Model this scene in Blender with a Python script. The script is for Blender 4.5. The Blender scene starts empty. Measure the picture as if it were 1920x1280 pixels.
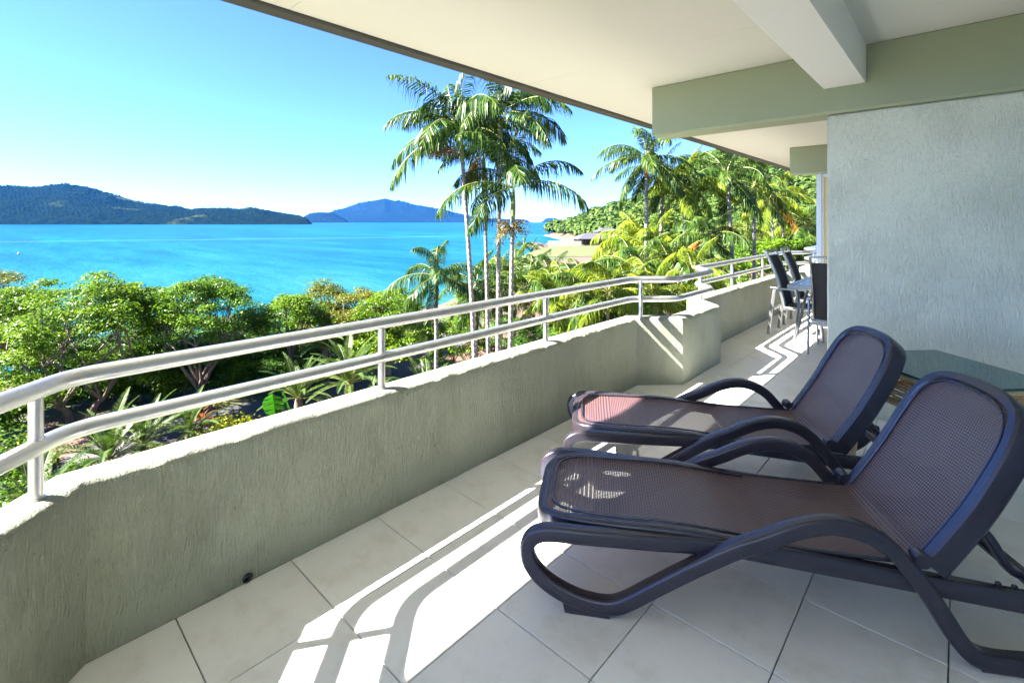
import bpy, math, random
import numpy as np
from mathutils import Vector, noise as mnoise

random.seed(7); rng = np.random.default_rng(7)
S = bpy.context.scene
COL = S.collection
R = math.radians

# ------------------------------------------------------------------ camera
H = 1.5625                      # eye height above the balcony tiles
FPX = 907.0                     # focal length in pixels of a 1920 wide frame
YAW = R(42.8)
cam = bpy.data.cameras.new('camera'); camo = bpy.data.objects.new('camera', cam); COL.objects.link(camo)
cam.sensor_width = 36; cam.lens = FPX / 1920 * 36; cam.shift_y = -224 / 1920
cam.clip_start = 0.05; cam.clip_end = 40000
camo.location = (0, 0, H); camo.rotation_euler = (R(90), 0, YAW)
S.camera = camo
# ------------------------------------------------------------------ sky, sun, exposure
SUN = Vector((-0.68, -0.97, 1.0)).normalized()
world = bpy.data.worlds.new('World'); S.world = world; world.use_nodes = True
wn = world.node_tree.nodes; wl = world.node_tree.links
sky = wn.new('ShaderNodeTexSky'); sky.sky_type = 'NISHITA'; sky.sun_disc = False
sky.sun_elevation = math.asin(SUN.z); sky.sun_rotation = math.atan2(SUN.x, SUN.y)
sky.altitude = 0; sky.air_density = 0.56; sky.dust_density = 0.0; sky.ozone_density = 10.0
wn['Background'].inputs['Strength'].default_value = 0.05
wl.new(sky.outputs[0], wn['Background'].inputs['Color'])
sl = bpy.data.lights.new('sun', 'SUN'); sl.energy = 5.0; sl.angle = R(0.53); sl.color = (1.0, 0.95, 0.87)
so = bpy.data.objects.new('sun', sl); COL.objects.link(so)
so.rotation_euler = (-SUN).to_track_quat('-Z', 'Y').to_euler(); so.location = (-20, -30, 40)
S.view_settings.view_transform = 'Standard'; S.view_settings.look = 'None'
S.view_settings.exposure = 3.4; S.view_settings.gamma = 1; S.view_settings.use_curve_mapping = False
S.cycles.use_denoising = True
S.cycles.sample_clamp_indirect = 15; S.cycles.max_bounces = 14; S.cycles.diffuse_bounces = 9

# ------------------------------------------------------------------ placing helpers
FW = (-math.sin(YAW), math.cos(YAW)); RT = (math.cos(YAW), math.sin(YAW))
def G(px, t):                    # ground-plan point at bearing px and depth t
    u = (px - 960) / FPX
    return (FW[0] * t + RT[0] * u * t, FW[1] * t + RT[1] * u * t)
def Zat(py, t): return H + (416 - py) / FPX * t
def smooth(a, b, x):
    x = np.clip((x - a) / (b - a), 0, 1); return x * x * (3 - 2 * x)

# ------------------------------------------------------------------ mesh helpers
def mesh(name, verts, faces, mat=None, smooth_angle=None):
    me = bpy.data.meshes.new(name)
    me.from_pydata([tuple(v) for v in verts], [], [tuple(f) for f in faces])
    if mat: me.materials.append(mat)
    if smooth_angle is not None:
        me.polygons.foreach_set('use_smooth', [True] * len(me.polygons))
        me.set_sharp_from_angle(angle=R(smooth_angle))
    me.update(); return me
def quads_mesh(name, V, mat, smooth_=False):
    """V: (N,4,3) array, one quad each"""
    n = len(V); me = bpy.data.meshes.new(name)
    me.vertices.add(n * 4); me.vertices.foreach_set('co', V.reshape(-1).astype(np.float32))
    me.loops.add(n * 4); me.loops.foreach_set('vertex_index', np.arange(n * 4, dtype=np.int32))
    me.polygons.add(n); me.polygons.foreach_set('loop_start', np.arange(n, dtype=np.int32) * 4)
    me.polygons.foreach_set('loop_total', np.full(n, 4, dtype=np.int32))
    if mat: me.materials.append(mat)
    me.update(calc_edges=True); me.validate(); return me
def put(name, me, parent=None, loc=None, rot=None, scale=None):
    o = bpy.data.objects.new(name, me); COL.objects.link(o)
    if parent is not None: o.parent = parent
    if loc is not None: o.location = loc
    if rot is not None: o.rotation_euler = rot
    if scale is not None: o.scale = scale if hasattr(scale, '__len__') else (scale,) * 3
    return o
def obj(name, verts, faces, mat, parent=None, sm=None, **k):
    return put(name, mesh(name, verts, faces, mat, sm), parent, **k)
def tag(o, label=None, cat=None, group=None, kind=None):
    if label: o['label'] = label
    if cat: o['category'] = cat
    if group: o['group'] = group
    if kind: o['kind'] = kind
    return o
def empty(name, loc=(0, 0, 0), rz=0.0):
    o = bpy.data.objects.new(name, None); COL.objects.link(o); o.location = loc; o.rotation_euler = (0, 0, rz)
    o.empty_display_size = 0.2; return o
class MB:
    def __init__(s): s.v = []; s.f = []
    def add(s, v, f):
        b = len(s.v); s.v += [tuple(p) for p in v]; s.f += [tuple(i + b for i in q) for q in f]; return s
    def box(s, x0, x1, y0, y1, z0, z1, b=0.0):
        if b <= 0:
            v = [(x, y, z) for z in (z0, z1) for y in (y0, y1) for x in (x0, x1)]
            return s.add(v, [(0, 2, 3, 1), (4, 5, 7, 6), (0, 1, 5, 4), (2, 6, 7, 3), (0, 4, 6, 2), (1, 3, 7, 5)])
        pr = [(x0 + b, y0), (x1 - b, y0), (x1, y0 + b), (x1, y1 - b), (x1 - b, y1), (x0 + b, y1), (x0, y1 - b), (x0, y0 + b)]
        pi = [(min(max(x, x0 + b), x1 - b), min(max(y, y0 + b), y1 - b)) for x, y in pr]
        v = [(x, y, z0) for x, y in pi] + [(x, y, z0 + b) for x, y in pr] + [(x, y, z1 - b) for x, y in pr] + [(x, y, z1) for x, y in pi]
        f = [tuple(range(7, -1, -1)), tuple(range(24, 32))]
        for k in range(3):
            for i in range(8): j = (i + 1) % 8; f.append((k * 8 + i, k * 8 + j, k * 8 + 8 + j, k * 8 + 8 + i))
        return s.add(v, f)
    def sweep(s, path, prof, up=(0, 0, 1), closed=False, scales=None):
        v, f = sweep(path, prof, up, closed, scales); return s.add(v, f)
    def tube(s, path, r, n=8, up=(0, 0, 1), closed=False, scales=None):
        return s.sweep(path, [(r * math.cos(2 * math.pi * i / n), r * math.sin(2 * math.pi * i / n)) for i in range(n)], up, closed, scales)
    def build(s, name, mat, parent=None, sm=40, **k): return obj(name, s.v, s.f, mat, parent, sm, **k)
def sweep(path, prof, up=(0, 0, 1), closed=False, scales=None):
    P = np.array(path, float); n = len(P); m = len(prof); up = np.array(up, float)
    T = np.zeros_like(P)
    for i in range(n):
        a = P[(i - 1) % n] if (closed or i > 0) else P[i]; b = P[(i + 1) % n] if (closed or i < n - 1) else P[i]
        d = b - a; T[i] = d / (np.linalg.norm(d) + 1e-12)
    v = []
    for i in range(n):
        N = up - T[i] * up.dot(T[i]); l = np.linalg.norm(N)
        if l < 1e-3: N = np.array((1., 0, 0)) - T[i] * T[i][0]; l = np.linalg.norm(N)
        N /= l; B = np.cross(T[i], N)
        k = 1.0
        if (closed or 0 < i < n - 1):
            a = P[i] - P[(i - 1) % n]; b = P[(i + 1) % n] - P[i]
            c = np.dot(a, b) / (np.linalg.norm(a) * np.linalg.norm(b) + 1e-12); k = 1 / math.sqrt(max(0.2, (1 + c) / 2))
        sc = 1.0 if scales is None else scales[i]
        for a, b in prof: v.append(P[i] + N * a * sc + B * b * sc * k)
    f = []
    for i in range(n if closed else n - 1):
        a = i * m; b = ((i + 1) % n) * m
        for j in range(m): q = (j + 1) % m; f.append((a + j, a + q, b + q, b + j))
    if not closed: f.append(tuple(range(m - 1, -1, -1))); f.append(tuple(range((n - 1) * m, n * m)))
    return v, f
def rrect(h, w, r, n=3):         # closed rounded rectangle profile, (a,b) = (along up, across)
    out = []
    for cx, cy, a0 in ((h / 2 - r, w / 2 - r, 0), (-h / 2 + r, w / 2 - r, 90), (-h / 2 + r, -w / 2 + r, 180), (h / 2 - r, -w / 2 + r, 270)):
        for i in range(n + 1): a = R(a0 + 90 * i / n); out.append((cx + r * math.cos(a), cy + r * math.sin(a)))
    return out
def catmull(pts, k=5, closed=False):
    P = [np.array(p, float) for p in pts]; n = len(P); out = []
    for i in range(n if closed else n - 1):
        g = lambda j: P[j % n] if closed else P[min(max(j, 0), n - 1)]
        p0, p1, p2, p3 = g(i - 1), g(i), g(i + 1), g(i + 2)
        for q in range(k):
            t = q / k
            out.append(0.5 * (2 * p1 + (p2 - p0) * t + (2 * p0 - 5 * p1 + 4 * p2 - p3) * t * t + (3 * p1 - p0 - 3 * p2 + p3) * t ** 3))
    if not closed: out.append(P[-1])
    return out
def fillet(pts, r, n=6):
    P = [np.array(p, float) for p in pts]; out = [P[0]]
    for i in range(1, len(P) - 1):
        a = P[i - 1] - P[i]; b = P[i + 1] - P[i]; la = np.linalg.norm(a); lb = np.linalg.norm(b)
        d = min(r, la * .45, lb * .45); p = P[i] + a / la * d; q = P[i] + b / lb * d
        for k in range(n + 1): t = k / n; out.append((1 - t) ** 2 * p + 2 * t * (1 - t) * P[i] + t * t * q)
    out.append(P[-1]); return out
def vnoise(p, s, oct_=3): return mnoise.fractal((p[0] * s, p[1] * s, p[2] * s), 0.9, 2.1, oct_)

# ------------------------------------------------------------------ materials
class M_:                        # tiny node builder
    def __init__(s, name):
        s.m = bpy.data.materials.new(name); s.m.use_nodes = True; s.t = s.m.node_tree; s.n = s.t.nodes; s.l = s.t.links
        s.p = s.n['Principled BSDF']; s.out = s.n['Material Output']
    def node(s, typ, **k):
        q = s.n.new(typ)
        for a, b in k.items(): setattr(q, a, b)
        return q
    def coord(s, kind='Object', scale=(1, 1, 1), rot=(0, 0, 0)):
        c = s.node('ShaderNodeTexCoord'); mp = s.node('ShaderNodeMapping'); mp.inputs['Scale'].default_value = scale; mp.inputs['Rotation'].default_value = rot
        s.l.new(c.outputs[kind], mp.inputs['Vector']); return mp.outputs[0]
    def pos(s, scale=(1, 1, 1)):
        c = s.node('ShaderNodeNewGeometry'); mp = s.node('ShaderNodeMapping'); mp.inputs['Scale'].default_value = scale
        s.l.new(c.outputs['Position'], mp.inputs['Vector']); return mp.outputs[0]
    def noise(s, vec, scale, detail=4, rough=.55, out=0):
        q = s.node('ShaderNodeTexNoise'); q.inputs['Scale'].default_value = scale; q.inputs['Detail'].default_value = detail; q.inputs['Roughness'].default_value = rough
        s.l.new(vec, q.inputs['Vector']); return q.outputs[out]
    def ramp(s, fac, stops):
        q = s.node('ShaderNodeValToRGB'); e = q.color_ramp.elements
        while len(e) < len(stops): e.new(0.5)
        for i, (p, c) in enumerate(stops): e[i].position = p; e[i].color = (*c, 1) if len(c) == 3 else c
        s.l.new(fac, q.inputs[0]); return q.outputs[0]
    def mix(s, fac, a, b, mode='MIX'):
        q = s.node('ShaderNodeMix', data_type='RGBA', blend_type=mode)
        for k, x in ((0, fac), (6, a), (7, b)):
            if isinstance(x, (int, float)): q.inputs[k].default_value = x
            elif isinstance(x, tuple): q.inputs[k].default_value = (*x, 1)
            else: s.l.new(x, q.inputs[k])
        return q.outputs[2]
    def math(s, op, a, b=0.0):
        q = s.node('ShaderNodeMath', operation=op)
        for k, x in ((0, a), (1, b)):
            if isinstance(x, (int, float)): q.inputs[k].default_value = x
            else: s.l.new(x, q.inputs[k])
        return q.outputs[0]
    def bump(s, h, dist=.01, strength=1.0):
        q = s.node('ShaderNodeBump'); q.inputs['Distance'].default_value = dist; q.inputs['Strength'].default_value = strength
        s.l.new(h, q.inputs['Height']); s.l.new(q.outputs[0], s.p.inputs['Normal']); return q.outputs[0]
    def set(s, **k):
        for a, b in k.items():
            i = s.p.inputs[a.replace('_', ' ')]
            if isinstance(b, tuple): i.default_value = (*b, 1)
            elif isinstance(b, (int, float)): i.default_value = b
            else: s.l.new(b, i)
        return s
def plain(name, col, rough=.5, metal=0., spec=.5, var=.06, vscale=6, bump=0, bscale=60):
    a = M_(name); n = a.noise(a.coord(), vscale, 5)
    c = a.mix(n, tuple(x * (1 - var) for x in col), tuple(min(1, x * (1 + var)) for x in col))
    a.set(Base_Color=c, Roughness=rough, Metallic=metal); a.p.inputs['Specular IOR Level'].default_value = spec
    if bump: a.bump(a.noise(a.coord(), bscale, 4), bump)
    return a.m
def render_mat(name, col, dist=.006, dirt=.5):
    """trowelled exterior render with vertical drag marks"""
    a = M_(name)
    wv = a.node('ShaderNodeVectorMath', operation='ADD'); nv = a.node('ShaderNodeVectorMath', operation='SCALE'); nv.inputs['Scale'].default_value = .05
    a.l.new(a.noise(a.pos(), 4.5, 2, .5, out=1), nv.inputs[0]); a.l.new(a.pos(), wv.inputs[0]); a.l.new(nv.outputs[0], wv.inputs[1])
    def stretched(zs):
        mp = a.node('ShaderNodeMapping'); mp.inputs['Scale'].default_value = (1, 1, zs); a.l.new(wv.outputs[0], mp.inputs['Vector']); return mp.outputs[0]
    r1 = a.noise(stretched(.13), 120, 5, .62); r2 = a.noise(stretched(.5), 150, 4, .65); r3 = a.noise(a.pos(), 11, 3); big = a.noise(a.pos(), 2.4, 3)
    rid = a.ramp(r1, [(.34, (0, 0, 0)), (.58, (1, 1, 1))])
    soft = a.ramp(big, [(.35, (.35, .35, .35)), (.65, (1, 1, 1))])
    h = a.math('ADD', a.math('MULTIPLY', a.math('MULTIPLY', rid, soft), .8), a.math('ADD', a.math('MULTIPLY', r2, .8), a.math('MULTIPLY', r3, .6)))
    base = a.mix(a.noise(a.pos(), 1.3, 5), tuple(x * .92 for x in col), tuple(min(1, x * 1.06) for x in col))
    pit_shade = a.ramp(r1, [(.30, (.78, .79, .74)), (.42, (1, 1, 1))])  # low spots of the relief darkened in colour, as painted shade
    st = a.ramp(a.noise(a.pos((1, 1, .2)), 9, 6, .72), [(.28, (.84, .85, .77)), (.50, (1, 1, 1))])
    sp = a.ramp(a.noise(a.pos(), 40, 2, .5), [(.22, (.35, .33, .28)), (.25, (1, 1, 1))])
    c = a.mix(1, a.mix(1, base, pit_shade, 'MULTIPLY'), sp, 'MULTIPLY')
    a.set(Base_Color=a.mix(dirt, c, a.mix(1, c, st, 'MULTIPLY')), Roughness=.72)
    a.p.inputs['Specular IOR Level'].default_value = .3
    a.bump(h, dist); return a.m
def leaf_mat(name, c1, c2, c3, rough=.42, trans=.3, clump=.8):
    a = M_(name); g = a.node('ShaderNodeNewGeometry'); oi = a.node('ShaderNodeObjectInfo')
    col = a.ramp(g.outputs['Random Per Island'], [(0, c1), (.55, c2), (1, c3)])
    nz = a.ramp(a.noise(a.pos(), clump, 3), [(.35, (.72, .8, .7)), (.65, (1.2, 1.12, 1.0))])
    ob = a.ramp(oi.outputs['Random'], [(0, (.85, .92, .9)), (1, (1.15, 1.06, 1.0))])
    c = a.mix(1, a.mix(1, col, nz, 'MULTIPLY'), ob, 'MULTIPLY')
    a.set(Base_Color=c, Roughness=rough); a.p.inputs['Specular IOR Level'].default_value = .16
    tr = a.node('ShaderNodeBsdfTranslucent'); a.l.new(a.mix(1, c, (1.25, 1.35, .6), 'MULTIPLY'), tr.inputs[0])
    mx = a.node('ShaderNodeMixShader'); mx.inputs[0].default_value = trans
    a.l.new(a.p.outputs[0], mx.inputs[1]); a.l.new(tr.outputs[0], mx.inputs[2]); a.l.new(mx.outputs[0], a.out.inputs[0]); return a.m

MAT = {}
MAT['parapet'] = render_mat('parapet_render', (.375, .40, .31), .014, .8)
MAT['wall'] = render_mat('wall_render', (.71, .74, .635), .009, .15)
MAT['beam'] = plain('sage_paint', (.275, .315, .205), .55, var=.04, vscale=2, bump=.001, bscale=180)
MAT['ceiling'] = plain('ceiling_paint', (.69, .685, .63), .55, var=.03, vscale=1.2, bump=.0006, bscale=120)
MAT['white_beam'] = plain('white_paint', (.80, .80, .78), .5, var=.03, vscale=3, bump=.001, bscale=90)
MAT['fascia'] = plain('fascia_paint', (.055, .052, .045), .5, var=.2, vscale=4)
MAT['rail'] = plain('silver_rail_paint', (.60, .605, .60), .36, .9, .5, var=.05, vscale=5, bump=.0004, bscale=40)
MAT['alu'] = plain('aluminium', (.30, .305, .31), .32, .85, var=.05)
MAT['door_alu'] = plain('pale_blue_frame', (.62, .69, .76), .4, .1)
MAT['amber'] = plain('amber_panel', (.62, .48, .17), .3, var=.08)
MAT['grout'] = plain('grout', (.17, .17, .155), .9)
MAT['plastic'] = plain('dark_resin', (.028, .022, .026), .27, 0, 1.0, var=.15, bump=.0004, bscale=250)
MAT['plastic'].node_tree.nodes['Principled BSDF'].inputs['Specular Tint'].default_value = (.55, .66, 1.0, 1)  # blue tint paints the sky's reflection onto the brown resin
MAT['cane'] = plain('cane', (.72, .55, .33), .45, var=.2, vscale=18, bump=.001, bscale=30)
MAT['wicker'] = plain('wicker', (.52, .33, .14), .5, var=.3, vscale=30)
MAT['black_sling'] = plain('black_sling', (.016, .016, .02), .65, var=.2, vscale=40, bump=.0015, bscale=300)
MAT['black'] = plain('black_plastic', (.012, .012, .013), .4)
def tile_mat():
    a = M_('glazed_tile'); oi = a.node('ShaderNodeObjectInfo')
    n = a.noise(a.pos(), 2.2, 6, .6); f = a.noise(a.pos(), 26, 4)
    c = a.mix(n, (.79, .785, .76), (.86, .855, .83)); c = a.mix(a.math('MULTIPLY', f, .18), c, (.66, .65, .62))
    c = a.mix(1, c, a.ramp(oi.outputs['Random'], [(0, (.93, .93, .92)), (.5, (.99, .99, .985)), (1, (1.02, 1.02, 1.02))]), 'MULTIPLY')
    sp = a.ramp(a.noise(a.pos(), 75, 2), [(.24, (.45, .42, .36)), (.27, (1, 1, 1))]); c = a.mix(.5, c, a.mix(1, c, sp, 'MULTIPLY'))
    gd = a.ramp(a.noise(a.pos(), 3.7, 6, .72), [(.34, (.80, .78, .72)), (.5, (1, 1, 1))]); c = a.mix(.6, c, a.mix(1, c, gd, 'MULTIPLY'))
    a.set(Base_Color=c, Roughness=a.ramp(n, [(.3, (.30, .30, .30)), (.7, (.42, .42, .42))])); a.bump(f, .0008); return a.m
MAT['tile'] = tile_mat()
def weave_mat():
    a = M_('brown_textilene'); v = a.coord('UV', (1, 1, 1))
    w1 = a.node('ShaderNodeTexWave', wave_type='BANDS', bands_direction='X'); w2 = a.node('ShaderNodeTexWave', wave_type='BANDS', bands_direction='Y')
    for w in (w1, w2): w.inputs['Scale'].default_value = 27; a.l.new(v, w.inputs['Vector'])
    h = a.math('MULTIPLY', w1.outputs['Fac'], w2.outputs['Fac'])
    c = a.mix(a.ramp(h, [(.1, (0, 0, 0)), (.7, (1, 1, 1))]), (.040, .018, .015), (.27, .135, .105)); c = a.mix(a.noise(a.coord(), 5, 4), c, a.mix(1, c, (.8, .8, .8), 'MULTIPLY'))
    a.set(Base_Color=c, Roughness=.34); a.p.inputs['Specular IOR Level'].default_value = 1.0
    a.p.inputs['Sheen Weight'].default_value = .07; a.p.inputs['Sheen Roughness'].default_value = .45; a.p.inputs['Sheen Tint'].default_value = (.30, .34, .95, 1); a.bump(h, .003)  # blue sheen painted in to imitate sky reflected on the brown fabric
    tr = a.node('ShaderNodeBsdfTransparent'); mx = a.node('ShaderNodeMixShader')
    hole = a.ramp(h, [(.001, (.35, .35, .35)), (.004, (0, 0, 0))]); a.l.new(hole, mx.inputs[0])
    a.l.new(a.p.outputs[0], mx.inputs[1]); a.l.new(tr.outputs[0], mx.inputs[2]); a.l.new(mx.outputs[0], a.out.inputs[0]); return a.m
MAT['weave'] = weave_mat()
def glass_mat(name, col, rough=.02, tr=.35):
    a = M_(name); a.set(Base_Color=col, Roughness=rough); a.p.inputs['Transmission Weight'].default_value = tr; a.p.inputs['IOR'].default_value = 1.5
    return a.m
MAT['teal_glass'] = glass_mat('teal_glass', (.008, .10, .105), .03, .15)
MAT['grey_glass'] = glass_mat('frosted_glass', (.20, .26, .22), .25, .3)
def sea_mat():
    a = M_('sea_water'); p = a.pos()
    ln = a.node('ShaderNodeVectorMath', operation='LENGTH'); a.l.new(p, ln.inputs[0])
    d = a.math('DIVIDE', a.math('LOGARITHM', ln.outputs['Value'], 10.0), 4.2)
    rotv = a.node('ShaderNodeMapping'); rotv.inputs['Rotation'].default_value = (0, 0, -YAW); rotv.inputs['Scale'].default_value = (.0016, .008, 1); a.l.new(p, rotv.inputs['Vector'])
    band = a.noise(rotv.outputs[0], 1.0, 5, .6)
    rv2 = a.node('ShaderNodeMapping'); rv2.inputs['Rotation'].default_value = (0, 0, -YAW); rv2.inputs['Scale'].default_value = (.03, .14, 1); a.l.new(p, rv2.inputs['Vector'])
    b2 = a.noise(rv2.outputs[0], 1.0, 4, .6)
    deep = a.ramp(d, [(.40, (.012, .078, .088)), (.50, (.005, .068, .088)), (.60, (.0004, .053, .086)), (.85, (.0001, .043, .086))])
    rv5 = a.node('ShaderNodeMapping'); rv5.inputs['Rotation'].default_value = (0, 0, -YAW); rv5.inputs['Scale'].default_value = (.006, .045, 1); a.l.new(p, rv5.inputs['Vector'])
    lanes = a.noise(rv5.outputs[0], 1.0, 6, .68)
    deep = a.mix(a.ramp(lanes, [(.40, (1, 1, 1)), (.56, (0, 0, 0))]), deep, a.mix(1, deep, (.25, .78, .92), 'MULTIPLY'))
    sand = a.mix(1, deep, (2.4, 1.35, 1.12), 'MULTIPLY')
    c = a.mix(a.ramp(band, [(.44, (0, 0, 0)), (.60, (1, 1, 1))]), deep, sand)
    c = a.mix(a.ramp(b2, [(.40, (0, 0, 0)), (.66, (1, 1, 1))]), c, a.mix(1, c, (.15, .70, .88), 'MULTIPLY'))
    cs = a.node('ShaderNodeSeparateXYZ'); rv4 = a.node('ShaderNodeMapping'); rv4.inputs['Rotation'].default_value = (0, 0, -YAW); a.l.new(p, rv4.inputs['Vector']); a.l.new(rv4.outputs[0], cs.inputs[0])
    # pale current line where two water masses meet
    fl_ = a.math('ADD', a.math('MULTIPLY', cs.outputs[0], .40), a.math('ADD', a.math('MULTIPLY', band, 60), 285))
    dd = a.math('ABSOLUTE', a.math('SUBTRACT', cs.outputs[1], fl_))
    c = a.mix(a.ramp(a.math('DIVIDE', dd, 14.0), [(.0, (.35, .35, .35)), (1.0, (0, 0, 0))]), c, (.05, .115, .13))
    a.set(Base_Color=c, Roughness=.3); a.p.inputs['Specular IOR Level'].default_value = .012
    rv3 = a.node('ShaderNodeMapping'); rv3.inputs['Rotation'].default_value = (0, 0, -YAW); rv3.inputs['Scale'].default_value = (.25, .9, 1); a.l.new(p, rv3.inputs['Vector'])
    a.bump(a.math('ADD', a.noise(rv3.outputs[0], 1.0, 5, .65), a.math('MULTIPLY', b2, 2.0)), .35); return a.m
MAT['sea'] = sea_mat()
def ground_mat():
    a = M_('garden_soil'); sep = a.node('ShaderNodeSeparateXYZ'); a.l.new(a.pos(), sep.inputs[0])
    m = a.mix(a.noise(a.pos(), 3.5, 6, .7), (.05, .027, .018), (.15, .085, .06))
    g = a.mix(a.noise(a.pos(), .5, 5), (.025, .045, .012), (.055, .07, .02))
    c = a.mix(a.ramp(a.noise(a.pos(), .12, 3), [(.48, (0, 0, 0)), (.56, (1, 1, 1))]), m, g)
    c = a.mix(a.ramp(a.math('MULTIPLY', a.math('ADD', sep.outputs[2], 8.0), .5), [(.42, (1, 1, 1)), (.75, (0, 0, 0))]), c, (.12, .10, .075))
    a.set(Base_Color=c, Roughness=.95); a.bump(a.noise(a.pos(), 9, 5), .05); return a.m
MAT['ground'] = ground_mat()
MAT['lawn'] = plain('lawn', (.060, .068, .016), .9, var=.5, vscale=.35)
MAT['asphalt'] = plain('asphalt', (.065, .06, .065), .85, var=.3, vscale=2, bump=.01, bscale=40)
MAT['concrete'] = plain('pale_concrete', (.36, .35, .32), .8, var=.1, vscale=.8)
MAT['rock'] = plain('shore_rock', (.055, .044, .04), .9, var=.35, vscale=.8)
def island_mat(name, c1, c2, c3):
    a = M_(name); n = a.noise(a.pos((1, 1, 1.5)), .045, 6, .72); b = a.noise(a.pos(), .0042, 3)
    c = a.mix(a.ramp(n, [(.32, (0, 0, 0)), (.68, (1, 1, 1))]), c1, c2)
    c = a.mix(a.ramp(b, [(.60, (0, 0, 0)), (.68, (1, 1, 1))]), c, c3)
    a.set(Base_Color=c, Roughness=1.0); a.p.inputs['Specular IOR Level'].default_value = 0
    a.bump(n, 14.0); return a.m
MAT['island'] = island_mat('island_forest', (.0010, .0035, .0045), (.008, .018, .012), (.032, .046, .018))
MAT['island_far'] = island_mat('far_island_forest', (.003, .006, .007), (.008, .014, .012), (.008, .014, .012))
MAT['bark'] = plain('bark', (.14, .10, .075), .9, var=.3, vscale=8, bump=.02, bscale=20)
MAT['bark_pale'] = plain('pale_bark', (.32, .28, .24), .9, var=.3, vscale=8)
def palm_trunk_mat():
    a = M_('ringed_palm_trunk'); sep = a.node('ShaderNodeSeparateXYZ'); a.l.new(a.coord(), sep.inputs[0])
    w = a.node('ShaderNodeTexWave', wave_type='BANDS', bands_direction='Z'); w.inputs['Scale'].default_value = 1.9; w.inputs['Distortion'].default_value = 1.2; a.l.new(a.coord(), w.inputs['Vector'])
    c = a.mix(a.noise(a.coord(), 7, 5), (.15, .135, .12), (.30, .285, .265)); c = a.mix(a.ramp(w.outputs['Fac'], [(.0, (.7, .7, .7)), (.18, (0, 0, 0))]), c, (.085, .07, .06))
    a.set(Base_Color=c, Roughness=.85); a.bump(w.outputs['Fac'], .01); return a.m
MAT['palm_trunk'] = palm_trunk_mat()
MAT['shaft_green'] = plain('crownshaft_green', (.16, .20, .05), .45, var=.2)
MAT['shaft_rust'] = plain('rusty_leaf_base', (.30, .13, .04), .7, var=.35, vscale=12)
MAT['rachis'] = plain('frond_stalk', (.22, .22, .06), .5, var=.2)
MAT['palm'] = leaf_mat('palm_leaf', (.018, .045, .009), (.036, .078, .012), (.075, .125, .018), .36, .2)
MAT['palm_yellow'] = leaf_mat('golden_palm_leaf', (.065, .11, .010), (.125, .185, .012), (.23, .25, .018), .4, .35)
MAT['cycad'] = leaf_mat('cycad_leaf', (.024, .055, .016), (.05, .095, .025), (.10, .14, .04), .38, .2)
MAT['leaf'] = leaf_mat('broad_leaf', (.036, .092, .008), (.085, .165, .011), (.16, .24, .016), .38, .32)
MAT['leaf_dark'] = leaf_mat('dark_leaf', (.034, .088, .016), (.062, .14, .024), (.11, .18, .034), .38, .38)
MAT['leaf_olive'] = leaf_mat('olive_leaf', (.045, .068, .010), (.10, .125, .016), (.19, .175, .03), .5, .3)
MAT['leaf_lime'] = leaf_mat('lime_leaf', (.10, .14, .006), (.19, .23, .01), (.32, .29, .02), .45, .35)
MAT['leaf_forest'] = leaf_mat('hillside_leaf', (.024, .055, .012), (.055, .10, .018), (.11, .15, .03), .6, .22, .09)
MAT['banana'] = leaf_mat('banana_leaf', (.015, .085, .008), (.018, .095, .008), (.022, .105, .01), .35, .4)
MAT['red_leaf'] = leaf_mat('red_leaf', (.22, .05, .03), (.32, .10, .05), (.40, .22, .10), .45, .3)
MAT['orange_flower'] = leaf_mat('orange_flower', (.55, .09, .015), (.70, .16, .02), (.75, .30, .04), .5, .3)
MAT['fruit_tan'] = leaf_mat('fruit_tan', (.10, .085, .025), (.17, .14, .05), (.22, .18, .08), .6, .15)
MAT['fruit_pink'] = leaf_mat('fruit_pink', (.13, .095, .085), (.19, .145, .13), (.25, .20, .18), .6, .15)

# ================================================================== THE SETTING
# ---- terrain
SHORE = [(-400, -36), (25, -36), (45, -48), (70, -66), (95, -84), (140, -97), (200, -150), (255, -206), (275, -208), (300, -185), (340, -120), (420, 10), (700, 200)]
sy, sx = np.array([p[0] for p in SHORE], float), np.array([p[1] for p in SHORE], float)
SIL = [(-2, 430), (.05, 425), (.09, 420), (.115, 410), (.15, 399), (.20, 388), (.26, 374), (.31, 345), (.335, 330), (.36, 305), (.40, 292), (.46, 287), (.52, 290), (.60, 296), (.75, 290), (2, 280)]
su, sv = np.array([p[0] for p in SIL]), np.array([p[1] for p in SIL], float)
RIDGE = 330.0
def ground_z(x, y):
    x = np.asarray(x, float); y = np.asarray(y, float)
    d = x - np.interp(y, sy, sx)                      # metres inland
    t = x * FW[0] + y * FW[1]; lat = x * RT[0] + y * RT[1]
    u = np.where(t > 5, lat / np.maximum(t, 5), np.where(lat > 0, 2, -2))
    base = -9.5 + 4.55 * smooth(-6, 7, d)
    hs = H + (416 - np.interp(u, su, sv)) / FPX * RIDGE - 5.0
    rise = smooth(105, RIDGE, t) * (1 - .35 * smooth(RIDGE, 480, t))
    rise = .55 * rise + .45 * rise ** 2
    z = base + np.maximum(0, hs + 5) * rise * smooth(0, 40, d)
    return z
gx = np.concatenate([np.arange(-260, -60, 6), np.arange(-60, 40, 2.0), np.arange(40, 520, 10)])
gy = np.concatenate([np.arange(-120, -20, 10), np.arange(-20, 60, 2.0), np.arange(60, 520, 6)])
X, Y = np.meshgrid(gx, gy); Z = ground_z(X, Y)
V = np.stack([X, Y, Z], -1).reshape(-1, 3); nx = len(gx); ny = len(gy)
idx = np.arange(nx * ny).reshape(ny, nx)
Fq = np.stack([idx[:-1, :-1], idx[:-1, 1:], idx[1:, 1:], idx[1:, :-1]], -1).reshape(-1, 4)
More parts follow.
